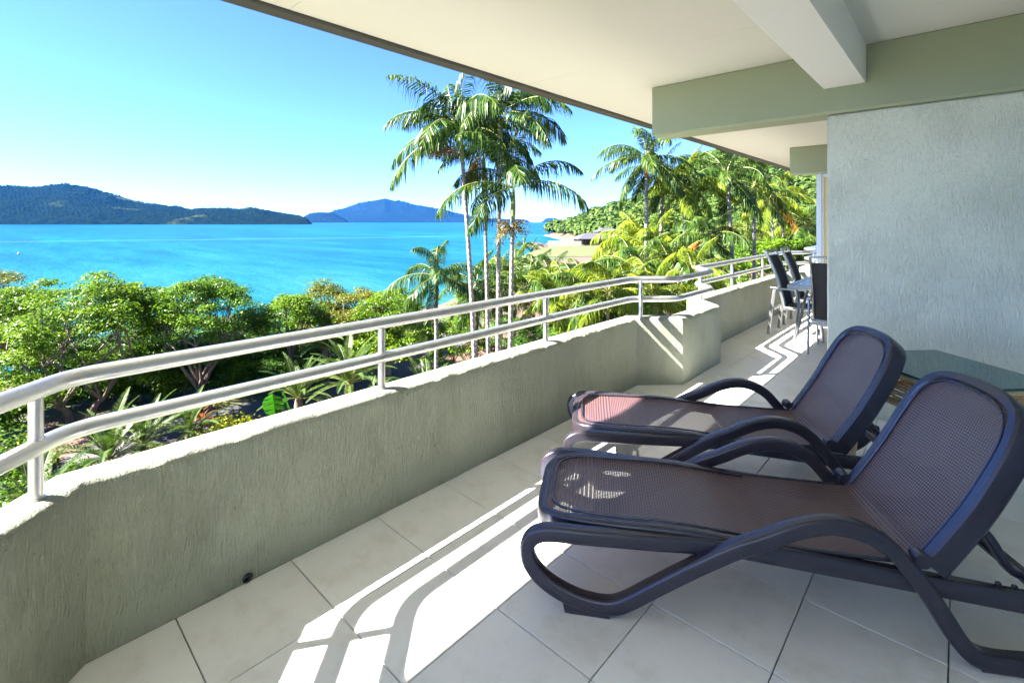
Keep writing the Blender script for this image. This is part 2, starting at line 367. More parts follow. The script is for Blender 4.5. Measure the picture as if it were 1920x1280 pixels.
tag(obj('terrain', V.tolist(), Fq.tolist(), MAT['ground'], sm=60), kind='structure')
# ---- sea
SEA = -7.6
vs = [(0, 0, SEA)]; fs = []
rad = [60, 150, 400, 1200, 4000, 12500]; na = 64
for r_ in rad: vs += [(r_ * math.cos(2 * math.pi * i / na), r_ * math.sin(2 * math.pi * i / na), SEA) for i in range(na)]
for i in range(na): fs.append((0, 1 + i, 1 + (i + 1) % na))
for k in range(len(rad) - 1):
    for i in range(na): j = (i + 1) % na; a = 1 + k * na; b = a + na; fs.append((a + i, b + i, b + j, a + j))
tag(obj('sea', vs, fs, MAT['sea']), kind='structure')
# ---- islands across the water
def island(name, sil, t_front, t_ridge, t_back, mat, nu=420, nr=70, amp=10, wl_=60, label=None):
    u0, u1 = sil[0][0], sil[-1][0]
    us = np.linspace(u0, u1, nu); hs = np.interp(us, [p[0] for p in sil], [p[1] for p in sil])
    ts = np.concatenate([np.linspace(t_front, t_ridge, nr), np.linspace(t_ridge, t_back, nr // 3)[1:]])
    verts = []
    for t in ts:
        for px_, py_ in zip(us, hs):
            zr = max(0, Zat(py_, t_ridge) - SEA)
            x, y = G(px_, t)
            e = min(1, zr / 60)
            s = (t - t_front) / (t_ridge - t_front) if t <= t_ridge else (t_back - t) / (t_back - t_ridge)
            wob = .22 * mnoise.noise((x / (wl_ * 9), y / (wl_ * 9), 3.1))
            prof = max(0, min(1, s)) ** .62
            k = prof * (1 + wob * math.sin(math.pi * prof) * 1.5)
            n = mnoise.noise((x / wl_, y / wl_, 0)) * amp + abs(mnoise.noise((x / 13, y / 13, 7))) * amp * 1.6
            edge = min(1, (px_ - u0) / 12, (u1 - px_) / 12)
            verts.append((x, y, SEA - 3 + (zr + 3) * k * max(edge, 0.02) + n * e * (0.25 + .75 * prof) * (s > 0)))
    n2 = len(ts); I = np.arange(nu * n2).reshape(n2, nu)
    F = np.stack([I[:-1, :-1], I[:-1, 1:], I[1:, 1:], I[1:, :-1]], -1).reshape(-1, 4).tolist()
    return tag(obj(name, verts, F, mat, sm=75), kind='structure')
island('wooded_hills', [(-420, 392), (-250, 372), (-120, 356), (0, 349), (60, 351), (125, 346), (165, 352), (200, 360), (240, 376), (300, 384), (360, 393), (400, 391), (440, 394), (480, 393), (520, 400), (560, 405), (575, 410), (592, 423)],
       1680, 2400, 3000, MAT['island'], 620, 80, 9, 70)
island('far_hills', [(556, 416), (580, 401), (600, 398), (622, 399), (640, 407), (660, 417)], 5000, 5400, 5900, MAT['island_far'], 120, 24, 14, 160)
island('far_hills', [(600, 416), (625, 396), (645, 391), (670, 383), (700, 377), (712, 374), (722, 372), (735, 376), (752, 379), (790, 387), (830, 393), (862, 402), (890, 408), (915, 411), (985, 412), (1000, 417)],
       6600, 7400, 8200, MAT['island_far'], 300, 36, 22, 220)
island('far_hills', [(1012, 416.4), (1020, 411), (1030, 408.5), (1040, 409), (1052, 413), (1062, 416.4)], 9600, 10200, 10800, MAT['island_far'], 60, 16, 10, 220)

# ---- path, lawn, forecourt
def strip(name, centre, width, dz, mat, kerb=None):
    C = catmull([(*p, 0) for p in centre], 8); v = []; f = []
    for i, p in enumerate(C):
        a = C[max(i - 1, 0)]; b = C[min(i + 1, len(C) - 1)]; d = b - a; d /= np.linalg.norm(d); nrm = np.array((-d[1], d[0], 0))
        for s in np.linspace(-.5, .5, 5):
            q = p + nrm * width * s; v.append((q[0], q[1], float(ground_z(q[0], q[1])) + dz))
    for i in range(len(C) - 1):
        for j in range(4): a = i * 5 + j; f.append((a, a + 1, a + 6, a + 5))
    return tag(obj(name, v, f, mat), kind='structure')
strip('path', [G(-200, 9.6), G(40, 11.2), G(220, 13.6), G(330, 14.9), G(470, 16.4), G(620, 18.2), G(760, 22), G(860, 28)], 2.3, .03, MAT['asphalt'])
strip('road', [G(1100, 26), G(1210, 31), G(1265, 38), G(1300, 50), G(1330, 70)], 5.0, .03, MAT['asphalt'])
strip('forecourt', [G(1330, 19), G(1390, 24), G(1440, 29), G(1480, 38)], 6.5, .035, MAT['concrete'])
lv = []; lf = []
lt = np.linspace(90, 128, 20); lu = np.linspace(-.03, .20, 20)
for t in lt:
    for u in lu:
        x, y = FW[0] * t + RT[0] * u * t, FW[1] * t + RT[1] * u * t
        lv.append((x, y, float(ground_z(x, y)) + .06))
for i in range(19):
    for j in range(19): a = i * 20 + j; lf.append((a, a + 1, a + 21, a + 20))
tag(obj('lawn', lv, lf, MAT['lawn']), kind='structure')

# ================================================================== THE BALCONY
YW = 4.78                       # near face of the party wall
PERIOD = 5.615
CEIL = 2.97
# ---- floor slab and tiles
fl = MB().box(-2.42, 6.0, -4.0, 16.0, -.35, -.012).build('balcony_floor', MAT['grout'], sm=None); tag(fl, kind='structure')
PT = 0.4485; GAP = .0048
tm = MB().box(GAP / 2, PT - GAP / 2, GAP / 2, PT - GAP / 2, -.012, 0, .0016)
tme = mesh('tile', tm.v, tm.f, MAT['tile'])
for ix in range(-6, 3):
    for iy in range(-3, 25):
        x0 = -.03 + ix * PT; y0 = .948 + iy * PT
        if x0 + PT < -2.3 or (iy > 12 and ix > -1) or (iy < -1 and ix > 0): continue
        put('tile', tme, fl, loc=(x0, y0, random.uniform(-.0006, .0006)), rot=(random.uniform(-.0006, .0006), random.uniform(-.0006, .0006), 0))
# ---- ceiling with sheet panels
ce = MB().box(-3.27, 6.0, -4.0, 16.0, CEIL + .012, CEIL + .4).build('ceiling', MAT['ceiling'], sm=None); tag(ce, kind='structure')
for k in range(-3, 5):
    for a, b in ((-3.268, -.69), (-.69, 1.75), (1.75, 4.2)):
        y0 = 3.75 + k * 2.4
        if y0 + 2.4 < -4 or y0 > 15.5 or (a > 0 and k > 1): continue
        MB().box(a + .0012, b - .0012, max(y0, -3.9) + .0012, min(y0 + 2.4, 15.9) - .0012, CEIL, CEIL + .0115, .0012).build('panel', MAT['ceiling'], ce, sm=None)
fa = empty('eave_fascia', (-3.33, 4, CEIL)); tag(fa, 'dark grey fascia board along the outer edge of the balcony eave', 'fascia')
MB().box(-.055, .058, -8, 12, -.03, .36, .004).build('board', MAT['fascia'], fa)
MB().box(-.085, -.057, -8, 12, -.012, .30, .003).build('gutter_lip', MAT['fascia'], fa)
# ---- party walls, beams
def party(y, n):
    w = MB().box(-.82, 6, y, y + .2, -.01, 2.455, .012).build('party_wall', MAT['wall'])
    b = MB().box(-2.38, 6, y - .055, y + .255, 2.457, CEIL + .01, .02).build('roof_beam', MAT['beam'])
    return w, b
w, b = party(YW, 0)
tag(w, 'pale green render wall with vertical trowel marks behind the loungers', 'wall'); tag(b, 'long sage green beam resting on the rendered wall near the loungers', 'beam')
for o in (w, b): o['group'] = 'walls and beams between the apartments'
w, b = party(YW + PERIOD, 1)
tag(w, 'farther rendered wall behind the amber privacy screen', 'wall'); tag(b, 'shorter looking far sage green beam above the amber screen', 'beam')
MB().box(1.75, 1.95, -3.95, YW - .005, -.01, CEIL + .008, .004).build('wall_right', MAT['wall'])['kind'] = 'structure'
wb = MB().box(-.835, -.545, -.6, YW - .057, 2.665, CEIL + .011, .006).build('ceiling_beam', MAT['white_beam'])
tag(wb, 'white box beam across the ceiling butting into the green beam', 'beam')
# ---- parapet
def module(k):
    o = k * PERIOD
    return [(-1.955, -1.40 + 1.31 + o), (-2.273, .232 + o), (-2.273, 4.21 + o), (-1.955, 4.528 + o), (-1.955, 5.525 + o)]
PATH = [(-1.955, -3.0)]
PATH += [(-1.955, -.086), (-2.273, .232), (-2.273, 4.21), (-1.955, 4.528), (-1.955, 5.525), (-2.273, 5.843), (-2.273, 9.825), (-1.955, 10.143), (-1.955, 11.14), (-2.273, 11.458), (-2.273, 15.5)]
TOPZ = .64; TH = .168
def offset(path, d):             # to the left of travel (-X side)
    P = np.array(path, float); out = []
    for i in range(len(P)):
        ns = []
        for a, b in ((i - 1, i), (i, i + 1)):
            if a < 0 or b >= len(P): continue
            e = P[b] - P[a]; e /= np.linalg.norm(e); ns.append(np.array((-e[1], e[0])))
        n = sum(ns); n /= np.linalg.norm(n); n /= max(.3, n.dot(ns[0])); out.append(P[i] + n * d)
    return out
def resample(P, Q, step):
    A = []; B = []
    for i in range(len(P) - 1):
        n = max(1, int(np.linalg.norm(np.array(P[i + 1]) - np.array(P[i])) / step))
        for k in range(n): t = k / n; A.append(np.array(P[i]) * (1 - t) + np.array(P[i + 1]) * t); B.append(np.array(Q[i]) * (1 - t) + np.array(Q[i + 1]) * t)
    A.append(np.array(P[-1])); B.append(np.array(Q[-1])); return A, B
IN, OUT = resample(PATH, offset(PATH, TH), .022)
prof = [(0, -.3), (0, -.02), (0, .1), (0, .2), (0, .3), (0, .4), (0, .5), (0, .57), (0.0, TOPZ - .042), (.006, TOPZ - .020), (.020, TOPZ - .006), (.045, TOPZ), (.10, TOPZ + .001), (TH - .03, TOPZ), (TH - .008, TOPZ - .008), (TH, TOPZ - .03), (TH, .3), (TH, -.35)]
pv = []; pf = []; m = len(prof)
for p, q in zip(IN, OUT):
    d = (q - p); L = np.linalg.norm(d); d = d / L
    for j, (s, z) in enumerate(prof):
        w_ = s / TH * L; pt = p + d * w_; zz = z
        if 7 <= j <= 11:
            n1 = mnoise.noise((pt[0] * 22, pt[1] * 22, z * 9)); n2 = mnoise.noise((pt[0] * 70, pt[1] * 70, z * 30)); n3 = mnoise.noise((pt[0] * 3, pt[1] * 3, 1))
            amp = (.4, .9, 1.2, 1.0, .5)[j - 7]
            pt = p + d * (w_ + (n1 * .0018 + n2 * .0045) * amp); zz = z + (n1 * .0012 + n2 * .0032) * amp
        elif 1 <= j < 7: pt = p + d * (w_ + mnoise.noise((pt[0] * 2.1, pt[1] * 2.1, z * 2)) * .004)
        pv.append((pt[0], pt[1], zz))
for i in range(len(IN) - 1):
    for j in range(m - 1): a = i * m + j; pf.append((a, a + m, a + m + 1, a + 1))
    pf.append((i * m + m - 1, i * m + 2 * m - 1, i * m + m, i * m))
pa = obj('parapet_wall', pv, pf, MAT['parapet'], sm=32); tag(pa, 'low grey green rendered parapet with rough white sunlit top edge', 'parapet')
# small weep outlet at the foot of the parapet
dr = empty('drain_outlet', (-2.266, .76, .020)); tag(dr, 'small black drain outlet at the foot of the parapet', 'drain')
ring = [(0, .016 * math.cos(a), .013 * math.sin(a)) for a in np.linspace(0, 2 * math.pi, 17)[:-1]]
MB().tube(ring, .006, 6, up=(1, 0, 0), closed=True).build('rim', MAT['black'], dr)
MB().tube([(-.02, 0, 0), (-.004, 0, 0)], .013, 12).build('hole_dark', MAT['black'], dr)  # black disc standing in for the shade inside the open hole
# ---- railing
CL = offset(PATH, .077)
rl = empty('balcony_railing', (-2.35, 2, TOPZ)); tag(rl, 'silver two rail balustrade on short posts along the parapet', 'railing')
inv = Vector((-2.35, 2, TOPZ))
def rel(p): return (p[0] - inv.x, p[1] - inv.y, p[2] - inv.z)
TOPR, LOWR = 1.003, .813
for z, r_ in ((TOPR, .031), (LOWR, .029)):
    MB().tube([rel(p) for p in fillet([(p[0], p[1], z) for p in CL], .10, 8)], r_, 20).build('rail', MAT['rail'], rl, 60)
posts = []
for k in (-1, 0, 1):
    o = k * PERIOD
    posts += [(-2.258, .105 + o), (-2.35, 1.475 + o), (-2.35, 2.92 + o), (-2.272, 4.29 + o), (-2.03, 5.0 + o)] if k != 0 else [(-2.258, .105), (-2.35, 1.475), (-2.35, 2.92), (-2.272, 4.29)]
posts = [p for p in posts if -2.9 < p[1] < 15]
for x, y in posts:
    po = MB().tube([rel((x, y, z)) for z in (TOPZ - .02, TOPZ + .05, LOWR, TOPR - .01)], .0195, 16).build('post', MAT['rail'], rl, 60)
    MB().tube([rel((x, y, z)) for z in (TOPZ - .004, TOPZ + .006)], .024, 16).build('weld_ring', MAT['rail'], po, 60)
    MB().tube([rel((x, y, z)) for z in (LOWR - .034, LOWR + .034)], .0208, 16).build('weld_ring', MAT['rail'], po, 60)
# ---- amber privacy screen at the far party line
sc = empty('privacy_screen', (-1.4, YW + PERIOD + .1, 0)); tag(sc, 'pale blue framed amber screen beside the far end of the wall', 'screen')
for a, b in ((-.56, -.475), (.49, .57)): MB().box(a, b, -.05, .05, 0, 2.455, .004).build('post', MAT['door_alu'], sc)
for a, b in ((.0, .06), (2.39, 2.453)): MB().box(-.474, .489, -.03, .03, a, b, .004).build('rail', MAT['door_alu'], sc)
MB().box(-.473, -.445, -.028, .028, .062, 2.388, .003).build('bead', MAT['white_beam'], sc)
MB().box(-.443, .488, -.008, .008, .062, 2.388).build('panel', MAT['amber'], sc, None)

# ================================================================== FURNITURE
def uvgrid(name, P, mat, parent, us=1.0, vs=1.0, thick=.003):
    """P: rows x cols of points -> sheet with UVs in metres"""
    P = np.array(P); n, m = P.shape[:2]
    I = np.arange(n * m).reshape(n, m); F = np.stack([I[:-1, :-1], I[:-1, 1:], I[1:, 1:], I[1:, :-1]], -1).reshape(-1, 4).tolist()
    me = mesh(name, P.reshape(-1, 3).tolist(), F, mat, 180)
    uv = me.uv_layers.new(name='UVMap'); L = np.zeros((n, m, 2))
    du = np.linalg.norm(np.diff(P, axis=1), axis=2).mean(); dv = np.linalg.norm(np.diff(P, axis=0), axis=2).mean()
    L[..., 0] = np.arange(m)[None, :] * du; L[..., 1] = np.arange(n)[:, None] * dv
    li = np.zeros(len(me.loops), dtype=np.int32); me.loops.foreach_get('vertex_index', li)
    uv.data.foreach_set('uv', L.reshape(-1, 2)[li].reshape(-1)); return put(name, me, parent)
def lounger(loc, ang, label):
    """x runs from the foot end to the head end, y = 0 near edge .. .60 far edge"""
    t = empty('sun_lounger', loc, ang); tag(t, label, 'sun lounger', 'the two sun loungers')
    W = .60; PL = MAT['plastic']
    zt = lambda x: float(np.interp(x, [0, .06, .15, .6, .78, .956, 1.35, 1.73, 1.98], [.318, .336, .344, .344, .333, .312, .284, .250, .228]))
    # side rails joined round the foot end
    pl = [(1.97, .022), (1.6, .022), (1.2, .022), (.9, .022), (.6, .022), (.35, .022), (.17, .028), (.07, .06), (.026, .13), (.02, .22), (.02, .30)]
    pl = pl + [(x, W - y) for x, y in pl[-2::-1]]
    pl = catmull([(x, y, zt(x) - .036) for x, y in pl], 4)
    MB().sweep(pl, rrect(.072, .044, .012)).build('seat_frame', PL, t)
    # raised lip that holds the sling
    lp = [(.96, .052), (.6, .050), (.35, .050), (.19, .058), (.105, .088), (.066, .15), (.06, .24), (.06, .30)]
    lp = lp + [(x, W - y) for x, y in lp[-2::-1]]
    MB().sweep(catmull([(x, y, zt(x) + .001) for x, y in lp], 4), rrect(.008, .012, .003, 2)).build('lip', PL, t)
    # seat sling
    rows = []
    for x in np.concatenate([[.035, .05, .07, .10, .14, .19], np.linspace(.25, 1.42, 34)]):
        ins = .03 + (.0 if x > .19 else .13 * (1 - math.sqrt(max(0, 1 - ((.19 - x) / .17) ** 2))))
        zz = zt(x) - .006 if x < .9 else zt(.9) - .006 + (x - .9) * (-.028) + max(0, x - 1.3) * .05
        rows.append([(x, ins + (W - 2 * ins) * s, zz - .016 * math.sin(math.pi * s) * min(1, (x - .03) * 4)) for s in np.linspace(0, 1, 22)])
    seat_rows = rows
    for y0 in (.03, W - .03): MB().sweep([(x, y0, (zt(.9) - .006 + (x - .9) * -.028 + max(0, x - 1.3) * .05)) for x in np.linspace(.93, 1.43, 12)], rrect(.012, .014, .004, 2)).build('sling_hem', MAT['cane'] if False else PL, t)
    # cross bars
    for x in (.95, 1.46, 1.90): MB().sweep([(x, .02, zt(x) - .05), (x, W - .02, zt(x) - .05)], rrect(.045, .04, .01)).build('cross_bar', PL, t)
    # backrest, drawn as a curve in x,z then widened
    bc = catmull([(1.445, 0, .318), (1.50, 0, .395), (1.585, 0, .525), (1.665, 0, .67), (1.735, 0, .80), (1.79, 0, .885), (1.835, 0, .935)], 6)
    bc = np.array(bc); seg = np.concatenate([[0], np.cumsum(np.linalg.norm(np.diff(bc, axis=0), axis=1))]); LB = seg[-1]
    def bp(s, y, off=0.0):
        x = np.interp(s, seg, bc[:, 0]); z = np.interp(s, seg, bc[:, 2]); e = .01
        dx = np.interp(min(s + e, LB), seg, bc[:, 0]) - np.interp(max(s - e, 0), seg, bc[:, 0]); dz = np.interp(min(s + e, LB), seg, bc[:, 2]) - np.interp(max(s - e, 0), seg, bc[:, 2]); l = math.hypot(dx, dz)
        return (x + dz / l * off, y, z - dx / l * off)       # off > 0 : behind the sling
    for q_ in (.012, .035): seat_rows.append([bp(q_, .04 + (W - .08) * s, .004 + .012 * math.sin(math.pi * s) * math.sin(math.pi * q_ / .67)) for s in np.linspace(0, 1, 22)])
    uvgrid('seat_sling', seat_rows, MAT['weave'], t)
    edge = [(0, .024), (.12, .022), (.28, .020), (.42, .022), (.53, .032), (.61, .062), (.655, .115), (.675, .19), (.682, .30)]
    edge = edge + [(s, W - y) for s, y in edge[-2::-1]]
    e3 = catmull([(s, y, 0) for s, y in edge], 4)
    fr = []; pr = [(-.026, 0), (-.022, .006), (.018, .004), (.024, .012), (.024, .072), (.018, .080), (-.020, .080), (-.026, .074)]
    pr = [(-.024, -.002), (-.015, -.010), (.012, -.010), (.022, -.002), (.026, .015), (.026, .068), (.020, .076), (-.004, .076), (-.010, .068), (-.010, .012), (-.024, .008)]
    n = len(e3); vv = []; ff = []; mm = len(pr)
    for i in range(n):
        a = e3[max(i - 1, 0)]; b = e3[min(i + 1, n - 1)]; d = b - a; d /= np.linalg.norm(d); o = np.array((d[1], -d[0]))       # outward in (s,y): left loop runs up near side
        o = np.array((d[1], -d[0]))
        for w_, dep in pr:
            s = e3[i][0] + o[0] * w_; y = e3[i][1] + o[1] * w_
            sc_ = min(s, LB); q = bp(max(sc_, 0), y, dep)
            if s > LB: q0 = bp(LB - .01, y, dep); q = tuple(np.array(q) + (np.array(q) - np.array(q0)) / .01 * (s - LB))
            if s < 0: q0 = bp(.01, y, dep); q = tuple(np.array(q) + (np.array(q) - np.array(q0)) / .01 * (-s))
            vv.append(q)
    for i in range(n - 1):
        for j in range(mm): k = (j + 1) % mm; ff.append((i * mm + j, i * mm + k, (i + 1) * mm + k, (i + 1) * mm + j))
    ff.append(tuple(range(mm - 1, -1, -1))); ff.append(tuple(range((n - 1) * mm, n * mm)))
    obj('back_frame', vv, ff, PL, t, 35)
    rows = []
    for s in np.concatenate([np.linspace(.03, .5, 22), np.linspace(.52, .668, 10)]):
        ins = .04 + (.0 if s < .5 else .13 * (1 - math.sqrt(max(0, 1 - ((s - .5) / .172) ** 2))))
        rows.append([bp(max(s, 0), ins + (W - 2 * ins) * q, .002 + .012 * math.sin(math.pi * q) * math.sin(math.pi * min(1, max(0, s) / .67))) for q in np.linspace(0, 1, 22)])
    uvgrid('back_sling', rows, MAT['weave'], t)
    lp = [(.0, .050), (.28, .047), (.44, .05), (.53, .062), (.592, .092), (.628, .14), (.645, .2), (.65, .3)]
    lp = lp + [(s, W - y) for s, y in lp[-2::-1]]
    MB().tube([bp(p[0], p[1], -.004) for p in catmull([(s, y, 0) for s, y in lp], 4)], .0045, 6, up=(0, 1, .1)).build('lip', PL, t)
    # arms: one bent bar per side from the foot loop over the armrest to the rear foot
    AP = [(.80, .290), (.66, .296), (.5, .298), (.32, .302), (.20, .305), (.10, .304), (.035, .295), (-.004, .270), (-.020, .232), (-.008, .175), (.036, .122), (.105, .078), (.19, .047), (.275, .036), (.335, .044), (.40, .078), (.48, .132), (.64, .236), (.78, .318), (.885, .365), (.98, .412), (1.07, .442), (1.15, .448), (1.235, .427), (1.305, .384), (1.355, .330), (1.41, .262), (1.465, .175), (1.512, .098), (1.555, .050), (1.61, .031), (1.70, .031), (1.80, .045), (1.88, .085), (1.935, .14), (1.95, .18), (1.93, .205), (1.87, .205)]
    for yc in (-.034, W + .034):
        sg_ = 1 if yc < 0 else -1; p3 = catmull([(x, yc + sg_ * (float(np.interp(x, [.2, .45, .7], [0, .022, .045])) if i_ < 5 else 0), z) for i_, (x, z) in enumerate(AP)], 4)
        ar = MB().sweep(p3, rrect(.054, .060, .011, 3), up=(0, 1, 0)).build('arm', PL, t, 50)
        MB().add([(x, y, z) for y in (yc - .024, yc + .024) for x, z in ((.125, .045), (.135, .002), (.165, 0), (.31, 0), (.31, .02), (.19, .04))], [(5, 4, 3, 2, 1, 0), (6, 7, 8, 9, 10, 11)] + [(i, (i + 1) % 6, 6 + (i + 1) % 6, 6 + i) for i in range(6)]).build('foot', PL, ar)
        MB().box(1.58, 1.76, yc - .022, yc + .022, -.001, .012, .003).build('foot', PL, ar)
        sgn = 1 if yc < 0 else -1
        kn = MB().tube([(1.425, yc + sgn * .02, .335), (1.425, yc + sgn * .055, .335), (1.425, yc + sgn * .075, .335)], .027, 14, scales=[1, 1, .8]).build('hinge_knob', PL, t)
        # rack with teeth behind the hinge
        rk = MB()
        for i in range(4): rk.box(1.68 + i * .05, 1.698 + i * .05, yc + sgn * .062, yc + sgn * .074, zt(1.68 + i * .05) - .006, zt(1.68 + i * .05) + .010, .003)
        rk.build('notch_rack', PL, t)
    # prop that holds the backrest
    for y in (.10, W - .10):
        a = bp(.22, y, .07); MB().sweep(catmull([a, (a[0] + .07, y, a[2] - .07), (1.76, y, .285), (1.80, y, .262)], 4), rrect(.03, .045, .01)).build('prop', PL, t)
    MB().tube([(1.80, .02, .262), (1.80, W - .02, .262)], .014, 10).build('prop_bar', PL, t)
    a0 = bp(.22, .03, .06); a1 = bp(.22, W - .03, .06); MB().sweep([a0, a1], rrect(.05, .03, .008), up=(1, 0, 0)).build('cross_bar', PL, t)
    return t
LA = R(32.5)
lounger((-1.3045, 1.5395, 0), LA, 'dark brown resin sun lounger nearest the camera with raised back')
lounger((-1.712, 2.372, 0), R(33.8), 'dark brown resin sun lounger behind, its foot end in the sun')

# ---- square glass table on a cane base
gt = empty('cane_table', (-.07, 3.795, 0), R(47)); tag(gt, 'cane side table with teal tinted glass top beside the rendered wall', 'table')
A_, B_ = .325, .37
MB().box(-A_, A_, -B_, B_, .700, .712, .003).build('glass_top', MAT['teal_glass'], gt)
for sx_ in (-1, 1):
    for sy_ in (-1, 1):
        MB().tube(catmull([(sx_ * (A_ - .05), sy_ * (B_ - .05), .69), (sx_ * (A_ - .055), sy_ * (B_ - .055), .35), (sx_ * (A_ - .03), sy_ * (B_ - .03), 0)], 4), .019, 10).build('leg', MAT['cane'], gt)
for z in (.675, .50):
    for a, b in (((-1, -1), (1, -1)), ((1, -1), (1, 1)), ((1, 1), (-1, 1)), ((-1, 1), (-1, -1))):
        MB().tube([(a[0] * (A_ - .05), a[1] * (B_ - .05), z), (b[0] * (A_ - .05), b[1] * (B_ - .05), z)], .017, 10).build('cane_rail', MAT['cane'], gt)
for a, b in (((-1, -1), (1, -1)), ((1, -1), (1, 1)), ((1, 1), (-1, 1)), ((-1, 1), (-1, -1))):
    pn = MB(); p = np.array((a[0] * (A_ - .05), a[1] * (B_ - .05), 0)); q = np.array((b[0] * (A_ - .05), b[1] * (B_ - .05), 0)); d = q - p; nn = np.array((-d[1], d[0], 0)); nn /= np.linalg.norm(nn)
    for i in range(9):
        z = .523 + i * .0165; pn.tube([p + d * s + nn * .006 * math.cos(math.pi * (s * 8 + i)) + np.array((0, 0, z)) for s in np.linspace(0.02, .98, 25)], .0055, 5)
    for s in np.linspace(1 / 16, 15 / 16, 8): pn.tube([p + d * s + np.array((0, 0, .50)), p + d * s + np.array((0, 0, .675))], .005, 5)
    pn.build('woven_panel', MAT['wicker'], gt)

# ---- dining set
def chair(loc, rz, label):
    t = empty('sling_chair', loc, rz); tag(t, label, 'chair', 'high back dining chairs'); AL = MAT['alu']; hw = .27
    bk = catmull([(-.17, 0, .40), (-.20, 0, .55), (-.245, 0, .75), (-.315, 0, .95), (-.40, 0, 1.15)], 5)
    st = catmull([(.27, 0, .435), (.15, 0, .415), (.0, 0, .40), (-.17, 0, .40)], 4)
    for s in (-1, 1):
        y = s * hw
        MB().sweep(catmull([(-.36, y, 0), (-.325, y, .3), (-.29, y, .56), (-.275, y, .64)], 4), rrect(.022, .042, .006, 2), up=(0, 1, 0)).build('leg', AL, t)
        MB().sweep(catmull([(.29, y, 0), (.265, y, .3), (.25, y, .55), (.24, y, .63)], 4), rrect(.022, .042, .006, 2), up=(0, 1, 0)).build('leg', AL, t)
        MB().sweep(catmull([(-.33, y, .655), (-.15, y, .645), (.1, y, .655), (.25, y, .648), (.32, y, .63)], 4), rrect(.045, .024, .008, 2), up=(0, 1, 0)).build('armrest', AL, t)
        MB().sweep([(p[0], s * (hw - .03), p[2]) for p in bk], rrect(.024, .036, .006, 2), up=(0, 1, 0)).build('back_frame', AL, t)
        MB().sweep([(p[0], s * (hw - .03), p[2] - .015) for p in st], rrect(.024, .036, .006, 2), up=(0, 1, 0)).build('seat_rail', AL, t)
        MB().tube([(p[0] + .014, s * (hw - .075), p[2]) for p in bk[:-2]], .004, 5).build('piping', AL, t)
    MB().sweep([(-.40, -hw + .03, 1.15), (-.40, hw - .03, 1.15)], rrect(.03, .024, .006, 2)).build('top_bar', AL, t)
    for x, z in ((.25, .40), (-.16, .375), (-.30, .36)): MB().sweep([(x, -hw, z), (x, hw, z)], rrect(.035, .022, .005, 2)).build('cross_bar', AL, t)
    full = [(p[0], p[2]) for p in st] + [(p[0], p[2]) for p in bk[1:-2]]
    uvgrid('sling', [[(x + (.012 * math.cos(math.pi * (q - .5)) if z > .45 else 0) * -1, (q - .5) * 2 * (hw - .04), z + (-.012 * math.cos(math.pi * (q - .5)) if z < .45 else 0)) for q in np.linspace(0, 1, 9)] for x, z in full], MAT['black_sling'], t)
    return t
chair((-1.60, 7.64, 0), 0, 'black sling chair with curved silver frame nearest the parapet, back to the railing')
chair((-1.62, 8.50, 0), R(3), 'farther black sling chair beside the parapet, half hidden by the nearer one')
chair((-1.06, 6.93, 0), R(92), 'black sling chair with its back to the camera beside the rendered wall')
dt = empty('dining_table', (-1.07, 7.85, 0)); tag(dt, 'grey metal dining table with pale glass top among the sling chairs', 'table')
AX, AY = .57, .86
for n_, (x0, x1, y0, y1) in enumerate(((-AX, AX, -AY, -AY + .07), (-AX, AX, AY - .07, AY), (-AX, -AX + .07, -AY + .071, AY - .071), (AX - .07, AX, -AY + .071, AY - .071))):
    MB().box(x0, x1, y0, y1, .70, .755, .006).build('edge_frame', MAT['alu'], dt)
MB().box(-AX + .071, AX - .071, -AY + .071, AY - .071, .742, .753).build('glass_top', MAT['grey_glass'], dt, None)
for sx_ in (-1, 1):
    for sy_ in (-1, 1):
        for k in (0, 1):
            top = (sx_ * (AX - .06 - .16 * k), sy_ * (AY - .06 - .16 * (1 - k)), .70)
            MB().sweep(catmull([top, (sx_ * (AX - .10 - .07 * k), sy_ * (AY - .10 - .07 * (1 - k)), .5), (sx_ * (AX - .085 - .03 * k), sy_ * (AY - .085 - .03 * (1 - k)), .2), (sx_ * (AX - .055 - .012 * k), sy_ * (AY - .055 - .012 * (1 - k)), 0)], 4), rrect(.03, .022, .006, 2), up=(sx_, sy_, 0)).build('leg', MAT['alu'], dt)

# ================================================================== VEGETATION
def unit(a): return a / (np.linalg.norm(a, axis=-1, keepdims=True) + 1e-9)
def leaf_quads(C, N, L, W, r=rng):
    """diamond leaves at centres C with normals N"""
    n = len(C); t = unit(np.cross(N, r.normal(size=(n, 3)))); b = np.cross(N, t)
    L = np.broadcast_to(np.asarray(L, float), (n,))[:, None]; W = np.broadcast_to(np.asarray(W, float), (n,))[:, None]
    return np.stack([C - t * L / 2, C + b * W / 2 - N * L * .06, C + t * L / 2, C - b * W / 2 - N * L * .06], 1)
